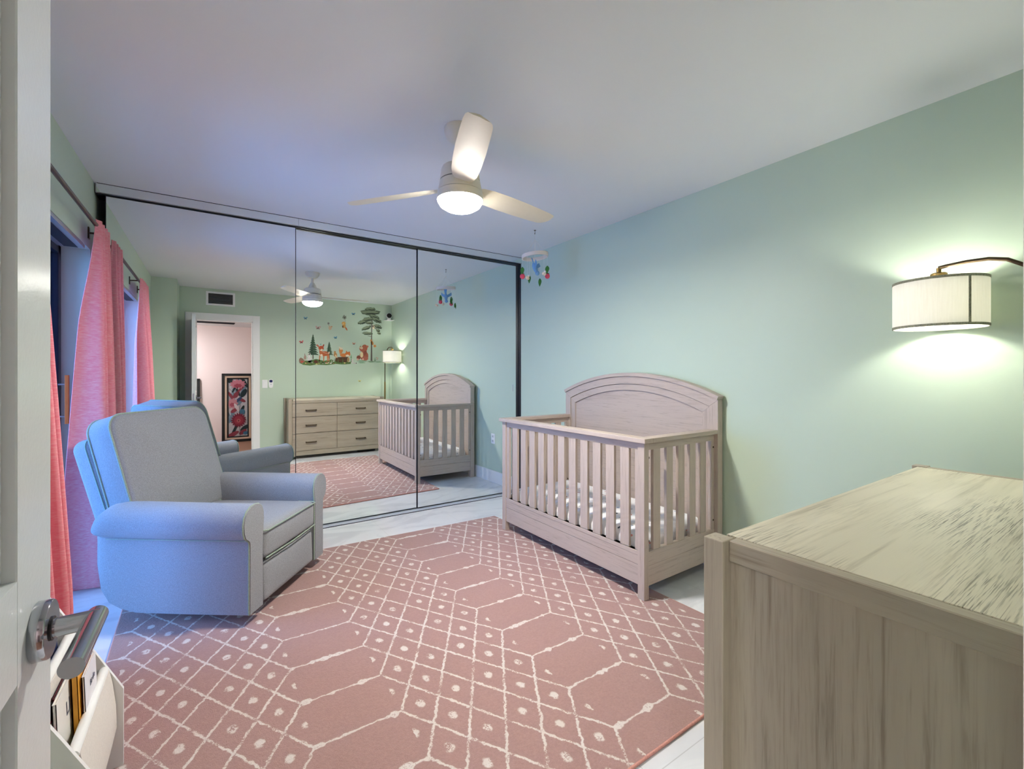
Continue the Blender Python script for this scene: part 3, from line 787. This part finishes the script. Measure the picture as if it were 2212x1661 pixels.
def oval(w_, h_, n=24):
    p = []
    for i in range(n):
        a = 2*PI*i/n; sx = math.copysign(abs(math.cos(a))**.6, math.cos(a)); sz = math.copysign(abs(math.sin(a))**.75, math.sin(a)); p.append((sx*w_, sz*h_))
    return p
MB().prism(oval(.031, .066), 'y', 0, .018).build('body', M['plastic'], RM, 40)
MB().prism([(x, z+.036) for x, z in oval(.022, .020)], 'y', .017, .0195).build('screen', simple('navy screen', (34, 40, 92), .2), RM, 40)
MB().prism([(x, z-.012) for x, z in oval(.010, .010)], 'y', .017, .0195).build('button', simple('pale grey button', (206, 208, 214), .4), RM, 40)
OU = thing('wall_outlet', 'white double power outlet low on the green wall by the crib', 'outlet', (XR, 3.402, .506), PI/2)
MB().box(-.037, .037, 0, .005, -.058, .058, .002, 2).build('plate', M['plastic'], OU)
for z in (-.026, .026):
    k = MB().box(-.017, .017, .004, .0075, z-.015, z+.015, .003, 2).build('socket', simple('socket grey', (206, 210, 212), .4), OU)
    MB().box(-.008, -.005, .0072, .0079, z-.006, z+.006).box(.005, .008, .0072, .0079, z-.006, z+.006).build('slots', M['black'], k)
BC = thing('baby_monitor_camera', 'small white baby monitor camera with black round face in the top corner', 'camera', (2.63, .125, 2.20))
MB().prism([(-.075, -.075), (.07, -.075), (.07, .07), (.04, .07)], 'z', -.006, 0).build('corner_shelf', M['plastic'], BC)
MB().lathe([(0, 0), (.036, 0), (.036, .012), (.030, .030), (0, .034)], 28).build('stand', M['plastic'], BC, 40)
hm_ = tmat((0, 0, .075), (R(-80), 0, R(12)))
MB().lathe([(0, -.035), (.030, -.035), (.046, -.018), (.049, .0), (.047, .018), (0, .018)], 32, (0, 0, 0), hm_).build('head', M['plastic'], BC, 40)
MB().lathe([(0, .018), (.043, .018), (.041, .0225), (0, .024)], 32, (0, 0, 0), hm_).build('lens_face', M['black'], BC, 40)

# ------------------------------------------------------------------ wall stickers on the back wall
HM = (0.0006017964439555947, 1.1562114883121588, -6.709579947572486e-05, -0.0007283027240537754, 2.483326040481089, -5.367663957978194e-05)
def sheet(u, v):                                # layout grid of the sticker sheet -> wall x, z
    d = HM[5]*u+1; return ((HM[0]*u+HM[1])/d, (HM[2]*u+HM[3]*v+HM[4])/d)
SC = {}
def scol(rgb):
    if rgb not in SC: SC[rgb] = simple('sticker %d %d %d' % rgb, rgb, .6, 0, .3, .12, 60)
    return SC[rgb]
class Sticker:
    def __init__(s, u0, v0): s.o = sheet(u0, v0); s.polys = []
    def poly(s, pts, rgb): s.polys.append(([sheet(*p) for p in pts], rgb)); return s
    def blob(s, u, v, a, b, rgb, rot=0, wob=0, n=22, seed=1):
        rnd = random.Random(seed); p = []
        for i in range(n):
            t_ = 2*PI*i/n; k = 1+wob*(rnd.random()-.5)*2
            x, y = a*k*math.cos(t_), b*k*math.sin(t_); c_, s_ = math.cos(rot), math.sin(rot)
            p.append((u+x*c_-y*s_, v+x*s_+y*c_))
        return s.poly(p, rgb)
    def build(s, label, cat='wall sticker', name='wall_sticker', group='woodland stickers over the dresser'):
        m = MB(); mats = []
        for k, (p, rgb) in enumerate(s.polys):
            if rgb not in mats: mats.append(rgb)
            m.mi = mats.index(rgb)
            a = .0003+.00022*k
            m.prism([(x-s.o[0], z-s.o[1]) for x, z in p], 'y', a-.0003, a+.00015)
        o = m.build(name, [scol(c_) for c_ in mats], None, None, (s.o[0], YB, s.o[1]))
        return tag(o, label, cat, group)
def pine(u, top, bot, hw, label, seed):
    s = Sticker(u, bot); rnd = random.Random(seed)
    s.poly([(u-9, bot-90), (u+11, bot-90), (u+14, bot), (u-8, bot)], (92, 74, 60))
    n = 9; Lp, Rp = [], []
    for i in range(n):
        f0 = i/n; f1 = (i+1)/n; vt = top+(bot-80-top)*f0; vb = top+(bot-80-top)*f1
        w1 = hw*(f1**.9)*rnd.uniform(.85, 1.1); w2_ = hw*(f1**.9)*rnd.uniform(.85, 1.1)
        Lp += [(u-w1, vb+rnd.uniform(-5, 8)), (u-w1*.45, vb-8)]; Rp += [(u+w2_, vb+rnd.uniform(-5, 8)), (u+w2_*.45, vb-8)]
    s.poly([(u, top)]+Rp+Lp[::-1], (62, 88, 66))
    for i in range(2, n):
        f = i/n; v_ = top+(bot-80-top)*f; w_ = hw*f*.8
        s.poly([(u-w_, v_+10), (u-w_*.2, v_-10), (u+w_*.1, v_-4), (u-w_*.3, v_+4)], (44, 62, 52)); s.poly([(u+w_, v_+12), (u+w_*.2, v_-12), (u, v_-4), (u+w_*.35, v_+6)], (96, 120, 92))
    return s.build(label)
pine(362, 818, 1360, 135, 'tall dark green pine tree sticker behind the fawn', 1)
pine(715, 985, 1360, 95, 'smaller green pine tree sticker between fawn and fox', 2)
# tall tree
s = Sticker(1625, 1415)
s.poly([(1612, 1400), (1622, 1000), (1628, 560), (1650, 420), (1668, 425), (1650, 600), (1646, 1000), (1652, 1405)], (112, 104, 98))
s.poly([(1632, 600), (1560, 560), (1566, 552), (1640, 585)], (112, 104, 98)); s.poly([(1650, 640), (1740, 700), (1800, 800), (1788, 800), (1728, 710), (1648, 660)], (112, 104, 98)); s.poly([(1622, 880), (1550, 860), (1552, 852), (1624, 868)], (112, 104, 98))
for k, (u, v, a, b_, r_) in enumerate(((1610, 280, 120, 38, 0), (1610, 355, 225, 55, .03), (1690, 440, 120, 40, .3), (1440, 560, 110, 44, -.25), (1560, 500, 120, 45, -.1), (1745, 520, 115, 48, .45), (1590, 580, 90, 30, 0), (1520, 690, 105, 38, -.35), (1545, 805, 115, 34, .02), (1775, 660, 85, 42, .4), (1770, 745, 45, 30, .4), (1795, 805, 40, 24, .2))):
    s.blob(u, v, a, b_, (92, 104, 84), r_, .16, 26, k+3)
    s.blob(u-8, v-10, a*.82, b_*.62, (138, 150, 122), r_, .22, 22, k+40)
    s.blob(u+a*.2, v+b_*.35, a*.55, b_*.28, (66, 74, 62), r_, .3, 16, k+80)
s.blob(1625, 1420, 80, 14, (136, 160, 132), 0, .15); s.blob(1780, 1425, 80, 12, (150, 178, 148), 0, .15)
for u in (1690, 1700, 1712): s.poly([(u, 1410), (u+4, 1290+(u % 7)*8), (u+9, 1410)], (96, 130, 92))
for u, v in ((1740, 1330), (1765, 1345), (1750, 1370)): s.blob(u, v, 12, 9, (214, 150, 140))
s.build('tall grey-green tree sticker with bare trunk near the lamp')
# ground strip
s = Sticker(620, 1480)
s.poly([(60, 1440), (120, 1390), (260, 1400), (430, 1360), (600, 1400), (760, 1370), (900, 1420), (1060, 1430), (1190, 1420), (1180, 1470), (1000, 1480), (860, 1470), (660, 1495), (420, 1485), (300, 1505), (150, 1490)], (96, 124, 70))
for k in range(46):
    rnd = random.Random(k); u = rnd.uniform(90, 1150); v = rnd.uniform(1400, 1470)
    s.blob(u, v, rnd.uniform(8, 24), rnd.uniform(5, 13), rnd.choice(((62, 92, 48), (128, 150, 86), (206, 196, 120), (180, 96, 80), (70, 60, 44), (226, 222, 210))), 0, .3, 10, k)
s.blob(110, 1395, 55, 60, (140, 112, 92), -.5, .1); s.blob(120, 1420, 30, 24, (190, 90, 70)); s.blob(420, 1420, 46, 34, (100, 58, 44), 0, .1)
s.build('long grassy ground sticker with flowers and mushrooms')
s = Sticker(290, 1440)
s.blob(290, 1380, 50, 62, (222, 218, 212), 0, .06); s.blob(275, 1300, 32, 30, (230, 226, 220)); s.blob(262, 1262, 9, 32, (214, 206, 200), -.2); s.blob(300, 1268, 9, 30, (214, 206, 200), .3)
s.blob(265, 1300, 4, 5, (40, 36, 36)); s.blob(190, 1330, 28, 50, (176, 146, 130), .1, .1); s.blob(185, 1268, 8, 30, (160, 130, 116))
s.build('white and brown rabbit sticker at the end of the grass')
# fawn
s = Sticker(600, 1420)
for u0, u1 in ((512, 500), (598, 592), (680, 676), (700, 712)): s.poly([(u0-14, 1280), (u0+16, 1280), (u1+9, 1412), (u1-9, 1412)], (206, 128, 84))
s.blob(615, 1245, 105, 52, (196, 104, 60), .05, .05); s.poly([(500, 1150), (560, 1160), (570, 1260), (520, 1290), (498, 1220)], (200, 110, 66)); s.blob(545, 1280, 28, 26, (236, 214, 186))
s.blob(540, 1125, 58, 50, (190, 88, 52), .15, .03); s.blob(548, 1165, 34, 24, (238, 216, 190)); s.blob(468, 1075, 18, 40, (200, 110, 84), -.8); s.blob(588, 1072, 15, 34, (170, 80, 56), .35)
s.blob(530, 1150, 7, 10, (44, 30, 26)); s.blob(572, 1168, 8, 6, (40, 30, 30)); s.blob(530, 1042, 14, 10, (86, 150, 150))
for k in range(12): s.blob(575+k*11, 1215+(k*37 % 34), 4, 4, (240, 216, 190))
s.blob(708, 1225, 18, 26, (224, 190, 160), .4)
s.build('spotted orange fawn sticker standing on the grass')
# log and fox
s = Sticker(1030, 1440)
s.poly([(860, 1320), (1130, 1315), (1150, 1430), (880, 1440), (840, 1390)], (96, 66, 46)); s.blob(1133, 1375, 24, 56, (196, 164, 124)); s.blob(1133, 1375, 14, 36, (158, 122, 86))
for v in (1345, 1380, 1410): s.poly([(870, v), (1100, v-8), (1100, v-3), (870, v+6)], (66, 44, 32))
for u in (820, 900, 1000, 1180): s.poly([(u, 1430), (u+8, 1330), (u+20, 1430)], (92, 124, 74))
s.poly([(1175, 1340), (1195, 1260), (1205, 1345)], (110, 146, 100))
s.build('brown fallen log sticker with a pale cut end')
s = Sticker(1050, 1320)
s.blob(1020, 1280, 72, 40, (212, 130, 70), .1, .05); s.blob(1115, 1255, 60, 50, (216, 124, 62), 0, .03); s.poly([(1075, 1215), (1085, 1175), (1108, 1212)], (196, 108, 56)); s.poly([(1130, 1210), (1165, 1195), (1165, 1240)], (196, 108, 56))
s.blob(1110, 1285, 38, 20, (242, 222, 196)); s.blob(1090, 1262, 8, 4, (60, 38, 30)); s.poly([(945, 1255), (925, 1180), (935, 1120), (1000, 1130), (1015, 1180), (985, 1240)], (216, 140, 80)); s.poly([(935, 1120), (915, 1090), (1005, 1120), (1012, 1160), (950, 1160)], (240, 220, 190))
s.build('orange fox sticker lying asleep on the log')
s = Sticker(850, 1320); s.blob(850, 1270, 36, 52, (188, 138, 84), -.3, .06); s.blob(838, 1215, 24, 22, (198, 150, 92)); s.blob(860, 1295, 16, 30, (232, 206, 160), -.3); s.blob(826, 1196, 6, 8, (150, 100, 60)); s.blob(848, 1196, 6, 8, (150, 100, 60)); s.blob(880, 1330, 20, 10, (216, 180, 130))
s.build('small tan chipmunk sticker beside the log')
s = Sticker(1220, 1450); s.blob(1215, 1420, 30, 38, (210, 204, 198), 0, .1); s.blob(1228, 1375, 18, 16, (214, 206, 200)); s.blob(1265, 1455, 34, 14, (200, 192, 186), .2, .1); s.blob(1302, 1452, 10, 12, (90, 80, 76)); s.blob(1195, 1370, 8, 16, (150, 170, 120))
s.build('grey and white kitten-like animal sticker in front of the log')
# bear
s = Sticker(1440, 1390)
s.blob(1470, 1290, 95, 105, (168, 96, 76), 0, .03); s.blob(1480, 1125, 66, 78, (172, 98, 76), .2, .02); s.blob(1548, 1090, 20, 22, (186, 112, 90)); s.blob(1405, 1120, 42, 34, (216, 190, 158), .3); s.poly([(1360, 1130), (1420, 1150), (1440, 1190), (1400, 1200)], (176, 96, 76)); s.blob(1394, 1088, 9, 8, (36, 30, 30))
s.blob(1420, 1270, 34, 62, (232, 206, 160)); s.blob(1350, 1330, 42, 48, (140, 78, 62), .2); s.blob(1335, 1370, 24, 22, (220, 172, 150)); s.blob(1500, 1350, 62, 44, (180, 104, 84)); s.blob(1446, 1370, 24, 26, (222, 166, 150)); s.blob(1490, 1230, 30, 60, (150, 84, 70), .5); s.blob(1420, 1405, 110, 16, (140, 170, 138), 0, .2); s.blob(1420, 1440, 80, 14, (140, 172, 140), 0, .2)
s.build('brown bear sticker sitting at the foot of the tall tree')
s = Sticker(1675, 660); s.blob(1678, 665, 30, 50, (214, 196, 164), 0, .04); s.blob(1665, 638, 9, 9, (60, 46, 40)); s.blob(1692, 638, 9, 9, (60, 46, 40)); s.blob(1678, 655, 4, 6, (190, 130, 70)); s.blob(1678, 690, 16, 20, (238, 224, 190))
s.build('pale owl sticker perched in the tall tree')
s = Sticker(1640, 1000); s.blob(1645, 1010, 28, 52, (222, 146, 84), -.35, .05); s.blob(1622, 955, 20, 18, (222, 150, 90)); s.blob(1705, 1080, 32, 30, (224, 160, 96), 0, .1); s.blob(1705, 1082, 14, 13, (196, 118, 66)); s.poly([(1650, 950), (1668, 935), (1660, 960)], (206, 130, 76))
s.build('orange squirrel sticker climbing the tall tree trunk')
s = Sticker(1045, 640); s.blob(1045, 455, 42, 42, (132, 136, 120), 0, .3, 24); s.blob(1050, 462, 12, 10, (60, 56, 50)); s.poly([(1058, 480), (1062, 480), (1060, 560), (1056, 560)], (110, 100, 84)); s.blob(1035, 640, 36, 50, (214, 160, 84), 0, .06); s.blob(1030, 585, 44, 34, (226, 174, 96), 0, .05); s.blob(1020, 600, 14, 10, (240, 214, 160)); s.blob(1085, 705, 16, 42, (196, 110, 70), -.5, .1); s.blob(1010, 660, 16, 24, (120, 90, 60))
s.build('orange mouse sticker floating under a dandelion head')
s = Sticker(735, 680); s.blob(698, 588, 24, 24, (140, 136, 128), 0, .3, 18); s.blob(735, 690, 34, 42, (212, 180, 150), .2, .15); s.blob(768, 660, 18, 15, (206, 160, 120)); s.blob(712, 650, 16, 14, (226, 196, 168)); s.poly([(700, 610), (706, 610), (722, 660), (716, 660)], (150, 140, 120))
s.build('small beige mouse sticker holding a dandelion seed')
def butterfly(u, v, rgb, label, k=1.0, rot=0):
    s = Sticker(u, v)
    for sx in (-1, 1):
        s.blob(u+sx*20*k, v-10*k, 24*k, 13*k, rgb, -sx*.6+rot, .12, 14, int(u)); s.blob(u+sx*13*k, v+12*k, 14*k, 10*k, tuple(int(c_*.75) for c_ in rgb), sx*.5+rot, .1, 12, int(v))
    s.blob(u, v, 4*k, 16*k, (70, 60, 60), rot); s.build(label, 'butterfly sticker', 'butterfly_sticker', 'butterfly stickers over the dresser')
butterfly(200, 475, (110, 160, 186), 'blue butterfly sticker below the fan light, far from the tall tree', 1.1, .3)
butterfly(1240, 385, (104, 158, 186), 'blue butterfly sticker just left of the top of the tall tree', 1.0)
butterfly(472, 685, (206, 168, 160), 'large beige butterfly sticker above the tall pine and fawn', 1.4, .3)
butterfly(110, 995, (206, 104, 104), 'red butterfly sticker beside the tall pine tree', 1.2, -.4)
butterfly(852, 900, (92, 160, 186), 'blue butterfly sticker over the smaller pine tree', .95, -.6)
butterfly(1250, 1030, (214, 150, 120), 'pale orange butterfly sticker above the bear nose', .9, .4)
butterfly(1375, 1840, (214, 206, 130), 'pale yellow butterfly sticker low on the wall just above the dresser', .8)

# ------------------------------------------------------------------ hallway pieces
def painting(label, x0, x1, z1, y0, tilt):
    w_ = x1-x0; P = thing('framed_painting', label, 'painting', (x0, y0, 0), 0, 'paintings leaning in the hallway')
    T = tmat((0, 0, 0), (tilt, 0, 0)); ht = z1/math.cos(tilt)
    def frame(a, wd, y_0, y_1, m, nm):
        f_ = MB(); f_.box(a, a+wd, y_0, y_1, a, ht-a, .002, 1, T); f_.box(w_-a-wd, w_-a, y_0, y_1, a, ht-a, .002, 1, T); f_.box(a, w_-a, y_0, y_1, a, a+wd, .002, 1, T); f_.box(a, w_-a, y_0, y_1, ht-a-wd, ht-a, .002, 1, T)
        f_.build(nm, m, P)
    frame(0, .045, 0, .035, M['black'], 'outer_frame'); frame(.045, .034, 0, .028, simple('champagne frame', (206, 178, 156), .4, .2), 'inner_frame'); frame(.079, .024, 0, .022, M['black'], 'liner')
    c_ = MB(); mats = []; a = .10
    def sh_(pts, rgb, k):
        if rgb not in mats: mats.append(rgb)
        c_.mi = mats.index(rgb); c_.prism(pts, 'y', .010+.0002*k, .0105+.0002*k, T)
    X = lambda u: a+u*(w_-2*a); Z = lambda v: a+(1-v)*(ht-2*a)
    sh_([(X(0), Z(1)), (X(1), Z(1)), (X(1), Z(0)), (X(0), Z(0))], (214, 206, 210), 0)
    kk = [1]
    def el(u, v, ru, rv, rgb, rot=0, petals=0, n=28):
        p = []
        for i in range(n):
            t_ = 2*PI*i/n; k = 1+(.14*math.cos(petals*t_) if petals else 0); x_, y_ = ru*k*math.cos(t_), rv*k*math.sin(t_)
            cs, sn = math.cos(rot), math.sin(rot); uu = u+x_*cs-y_*sn; vv = v+(x_*sn+y_*cs)
            p.append((X(min(1, max(0, uu))), Z(min(1, max(0, vv)))))
        kk[0] += 1; sh_(p, rgb, kk[0])
    rnd = random.Random(4)
    for k in range(16): el(rnd.random(), rnd.random(), .22, .05, rnd.choice(((150, 176, 198), (196, 190, 200), (120, 150, 172), (222, 214, 214))), rnd.uniform(-1, 1))
    for u, v, r_, q_ in ((.1, .03, .2, .045), (.8, .04, .25, .05), (.3, .18, .12, .03), (.5, .23, .13, .04), (.8, .25, .18, .06), (.3, .9, .26, .045), (.85, .86, .24, .04), (.7, .55, .15, .05)): el(u, v, r_, q_, (46, 62, 66), rnd.uniform(-.6, .6))
    for u, v, r_, q_ in ((.15, .30, .2, .04), (.4, .28, .15, .05), (.7, .37, .2, .03), (.3, .55, .18, .035), (.2, .97, .35, .04), (.75, .93, .2, .04), (.6, .19, .25, .025)): el(u, v, r_, q_, (168, 62, 76), rnd.uniform(-.4, .4))
    el(.72, .58, .15, .05, (70, 126, 160)); el(.55, .36, .16, .03, (64, 84, 130), -.2); el(.9, .95, .14, .03, (70, 130, 170))
    el(.5, .09, .38, .075, (232, 128, 146), 0, 11, 66); el(.5, .12, .2, .035, (196, 70, 92), 0, 7, 44)
    el(.22, .43, .26, .085, (226, 140, 152), 0, 9, 54); el(.2, .45, .12, .035, (198, 80, 100), 0, 7, 40); el(.44, .5, .16, .04, (240, 220, 222), .4)
    el(.53, .72, .36, .115, (150, 34, 58), 0, 18, 90); el(.53, .72, .24, .075, (182, 50, 72), 0, 16, 80); el(.53, .73, .10, .032, (216, 104, 104), 0, 9, 40); el(.53, .73, .04, .014, (120, 40, 50))
    for (u0, v0), (u1, v1) in (((.57, .83), (.6, 1.)), ((.05, .17), (.3, .26)), ((.45, .14), (.48, .22)), ((.6, .44), (.55, .60))):
        kk[0] += 1; sh_([(X(u0), Z(v0)), (X(u0+.02), Z(v0)), (X(u1+.02), Z(v1)), (X(u1), Z(v1))], (40, 44, 50), kk[0])
    c_.build('canvas', [simple('paint %d %d %d' % m_, tuple(int(.82*(.8*c_+.2*sum(m_)/3)) for c_ in m_), .7, 0, .2, .15, 40) for m_ in mats], P)
painting('tall floral painting in a black and cream frame leaning on the hallway wall', .158, .665, 1.262, -1.98, R(3.6))
painting('dark-framed floral painting leaning in the hallway, mostly hidden by the door edge', -.70, -.170, 1.17, -1.99, R(3.6))
AG = thing('ceiling_grille', 'dark long air grille set in the hallway ceiling', 'grille', (.02, -1.40, HH))
MB().box(-.34, .32, -.17, .17, -.006, -.0005, .001, 1).build('panel', M['black'], AG)
gr = MB()
for k in range(9): gr.box(-.33, .31, -.15+k*.0375-.003, -.15+k*.0375+.003, -.010, -.006)
gr.build('bars', M['track'], AG)
M['hallfill'] = emit('added hallway fill', (.96, .96, 1.0), 48)
HL = thing('added_hall_light', 'added round fill light on the hallway ceiling, out of view', 'ceiling light', (-.72, -1.05, HH))  # unseen lamp, added to brighten the pink hallway wall
MB().lathe([(0, -.002), (.17, -.002), (.17, -.03), (0, -.03)], 40).build('housing', M['white'], HL, 40)
MB().lathe([(.155, -.0305), (.15, -.045), (.11, -.06), (0, -.066)], 40).build('diffuser', M['hallfill'], HL, 60)

# ------------------------------------------------------------------ book rack behind the door
BR_ = thing('book_rack', 'small white sling book rack full of picture books beside the open door', 'book rack', (0, 0, .012))
RY0, RY1 = 1.485, 1.86
prof = [(-.237, 0), (-.237, .242), (-.300, .370), (-.405, .575), (-.44, .60), (-.53, .60), (-.53, 0)]
for y0, y1 in ((RY0-.012, RY0), (RY1, RY1+.012)): MB().prism(prof, 'y', y0, y1).build('side_panel', M['white'], BR_)
bars = [(-.283, .315), (-.357, .455), (-.430, .570)]
for x, z in bars: MB().cyl((x, RY0, z), (x, RY1, z), .0125, 20).build('dowel', M['white'], BR_, 40)
def sling(pts, nm):
    m_ = MB(); m_.loft([[(x, y, z) for y in (RY0+.004, RY1-.004)] for x, z in pts], False, False)
    bmesh.ops.recalc_face_normals(m_.bm, faces=m_.bm.faces[:]); bmesh.ops.solidify(m_.bm, geom=m_.bm.faces[:], thickness=.002); m_.build(nm, M['fabricwhite'], BR_, 60)
sling([(-.270, .316), (-.262, .27), (-.254, .20), (-.252, .13), (-.262, .08), (-.29, .055), (-.33, .06), (-.37, .10), (-.40, .20)], 'sling')
sling([(-.344, .455), (-.340, .40), (-.342, .30), (-.36, .22), (-.39, .20), (-.43, .24), (-.46, .34)], 'sling')
sling([(-.418, .570), (-.415, .50), (-.418, .42), (-.44, .36), (-.48, .36), (-.50, .42)], 'sling')
BK = {}
def book(label, xb, zb, y0, y1, h, th, lean, cover, page=(232, 226, 212), art=(), yaw=0):
    T = thing('picture_book', label, 'book', (xb, y0, zb), R(yaw), 'picture books in the white rack')
    m_ = tmat((0, 0, 0), (0, R(-lean), 0)); w_ = y1-y0
    def mt(c_):
        if c_ not in BK: BK[c_] = simple('book colour %d %d %d' % c_, c_, .45, 0, .4, .05, 25)
        return BK[c_]
    cv = MB(); cv.box(-.0018, 0, 0, w_, 0, h, 0, 1, m_); cv.box(-th, -th+.0018, 0, w_, 0, h, 0, 1, m_); cv.box(-th, 0, 0, .0018, 0, h, 0, 1, m_)
    cvo = cv.build('cover', mt(cover), T)
    MB().box(-th+.0018, -.0018, .0018, w_-.003, .002, h-.003, 0, 1, m_).build('pages', mt(page), T)
    for pts, c_ in art: MB().prism([(p*w_, q*h) for p, q in pts], 'x', 0, .0006, m_).build('cover_art', mt(c_), T)
    return T, m_, w_, h
def text(parent, body, m_, y, z, size, rgb):
    cu = bpy.data.curves.new('title', 'FONT'); cu.body = body; cu.size = size; cu.extrude = .0002
    o = bpy.data.objects.new('title', cu); COL.objects.link(o); o.parent = parent
    o.matrix_local = m_ @ Matrix.Translation((.0008, y, z)) @ Matrix.Rotation(PI/2, 4, 'Z') @ Matrix.Rotation(PI/2, 4, 'X')
    dg = bpy.context.evaluated_depsgraph_get(); me = bpy.data.meshes.new_from_object(o.evaluated_get(dg)); ml = o.matrix_local.copy()
    bpy.data.objects.remove(o); bpy.data.curves.remove(cu)
    o = bpy.data.objects.new('title_lettering', me); COL.objects.link(o); o.parent = parent; o.matrix_local = ml
    me.materials.clear(); me.materials.append(BK.setdefault(rgb, simple('ink %d %d %d' % rgb, rgb, .5))); return o
# front pocket
T, m_, w_, h = book('white picture book with blue and red figure on its cover, nearest the rug', -.279, .150, 1.640, 1.775, .285, .006, 2, (232, 232, 238),
     art=(([(.0, .05), (.20, .08), (.30, .35), (.12, .48), (0, .44)], (96, 176, 206)), ([(.45, .42), (.60, .40), (.66, .58), (.52, .66), (.45, .60)], (90, 150, 190)), ([(.60, .44), (.68, .44), (.70, .62), (.62, .64)], (196, 78, 84)), ([(.50, .22), (.62, .24), (.66, .40), (.54, .40)], (70, 60, 62)), ([(.80, .40), (.98, .44), (.98, .62), (.84, .6)], (106, 160, 214))))
text(T, 'Birdie', m_, .40*w_, .80*h, .024, (70, 74, 96))
book('thick picture book with an orange spine between two white books', -.289, .150, 1.622, 1.775, .300, .013, 2, (226, 160, 56), (222, 168, 140))
T, m_, w_, h = book('white picture book with an olive drawing and large title letters', -.306, .150, 1.512, 1.668, .300, .008, 2, (232, 230, 224),
     art=(([(.45, .2), (.75, .22), (.92, .42), (.88, .60), (.60, .52)], (206, 206, 170)), ([(.55, .28), (.7, .3), (.78, .42), (.68, .46)], (150, 150, 110)), ([(.05, .0), (.98, .0), (.98, .16), (.6, .22), (.2, .14)], (190, 182, 140))))
text(T, 'LI', m_, .48*w_, .74*h, .050, (60, 70, 92))
book('crimson picture book low in the front pocket', -.316, .150, 1.490, 1.556, .245, .008, 2, (196, 52, 74))
book('dark red picture book behind the white ones in the front pocket', -.316, .160, 1.560, 1.780, .280, .008, 2, (96, 22, 36))
book('black picture book with pale pages in the front pocket', -.326, .165, 1.500, 1.740, .262, .008, 2, (26, 26, 30), (210, 204, 200))
# middle and back pockets
book('navy picture book in the middle pocket', -.362, .30, 1.66, 1.80, .235, .008, 4, (36, 44, 92))
book('cream magazine in the middle pocket', -.374, .30, 1.52, 1.70, .245, .006, 4, (222, 214, 202))
book('dark green striped picture book in the middle pocket', -.384, .30, 1.58, 1.79, .275, .006, 4, (54, 84, 70), art=(([(.1, .5), (.9, .55), (.9, .62), (.1, .57)], (190, 190, 180)), ([(.1, .7), (.9, .75), (.9, .80), (.1, .75)], (204, 120, 120))))
book('black and white picture book standing tallest at the back of the rack', -.436, .43, 1.66, 1.83, .22, .009, 6, (38, 40, 42), art=(([(.1, .6), (.9, .62), (.9, .7), (.1, .68)], (214, 210, 196)), ([(.1, .8), (.9, .82), (.9, .9), (.1, .88)], (150, 160, 120))))
book('cream picture book at the back of the rack', -.452, .43, 1.70, 1.84, .225, .008, 6, (226, 220, 206))
book('dark blue picture book at the back of the rack', -.448, .43, 1.53, 1.64, .20, .009, 6, (36, 52, 104))

# ------------------------------------------------------------------ daylight and colour management
wld = bpy.data.worlds.new('dusk sky'); scene.world = wld; wld.use_nodes = True
wt = wld.node_tree; bg = wt.nodes['Background']
tc = wt.nodes.new('ShaderNodeTexCoord'); sx = wt.nodes.new('ShaderNodeSeparateXYZ'); mr = wt.nodes.new('ShaderNodeMapRange'); mx_ = wt.nodes.new('ShaderNodeMix'); mx_.data_type = 'RGBA'
wt.links.new(tc.outputs['Generated'], sx.inputs[0]); wt.links.new(sx.outputs[2], mr.inputs[0]); mr.inputs[1].default_value = -.06; mr.inputs[2].default_value = .06
wt.links.new(mr.outputs[0], mx_.inputs[0]); mx_.inputs[6].default_value = (.14, .33, .76, 1); mx_.inputs[7].default_value = (.23, .49, 1.0, 1)
wt.links.new(mx_.outputs[2], bg.inputs[0]); bg.inputs[1].default_value = 5.0
vs = scene.view_settings
vs.view_transform = 'Standard'; vs.look = 'None'; vs.exposure = 1.65; vs.gamma = 1; vs.use_curve_mapping = False
cy = scene.cycles
cy.max_bounces = 9; cy.diffuse_bounces = 5; cy.glossy_bounces = 5; cy.transmission_bounces = 4; cy.transparent_max_bounces = 6
cy.use_adaptive_sampling = True; cy.adaptive_threshold = .025; cy.sample_clamp_indirect = 6
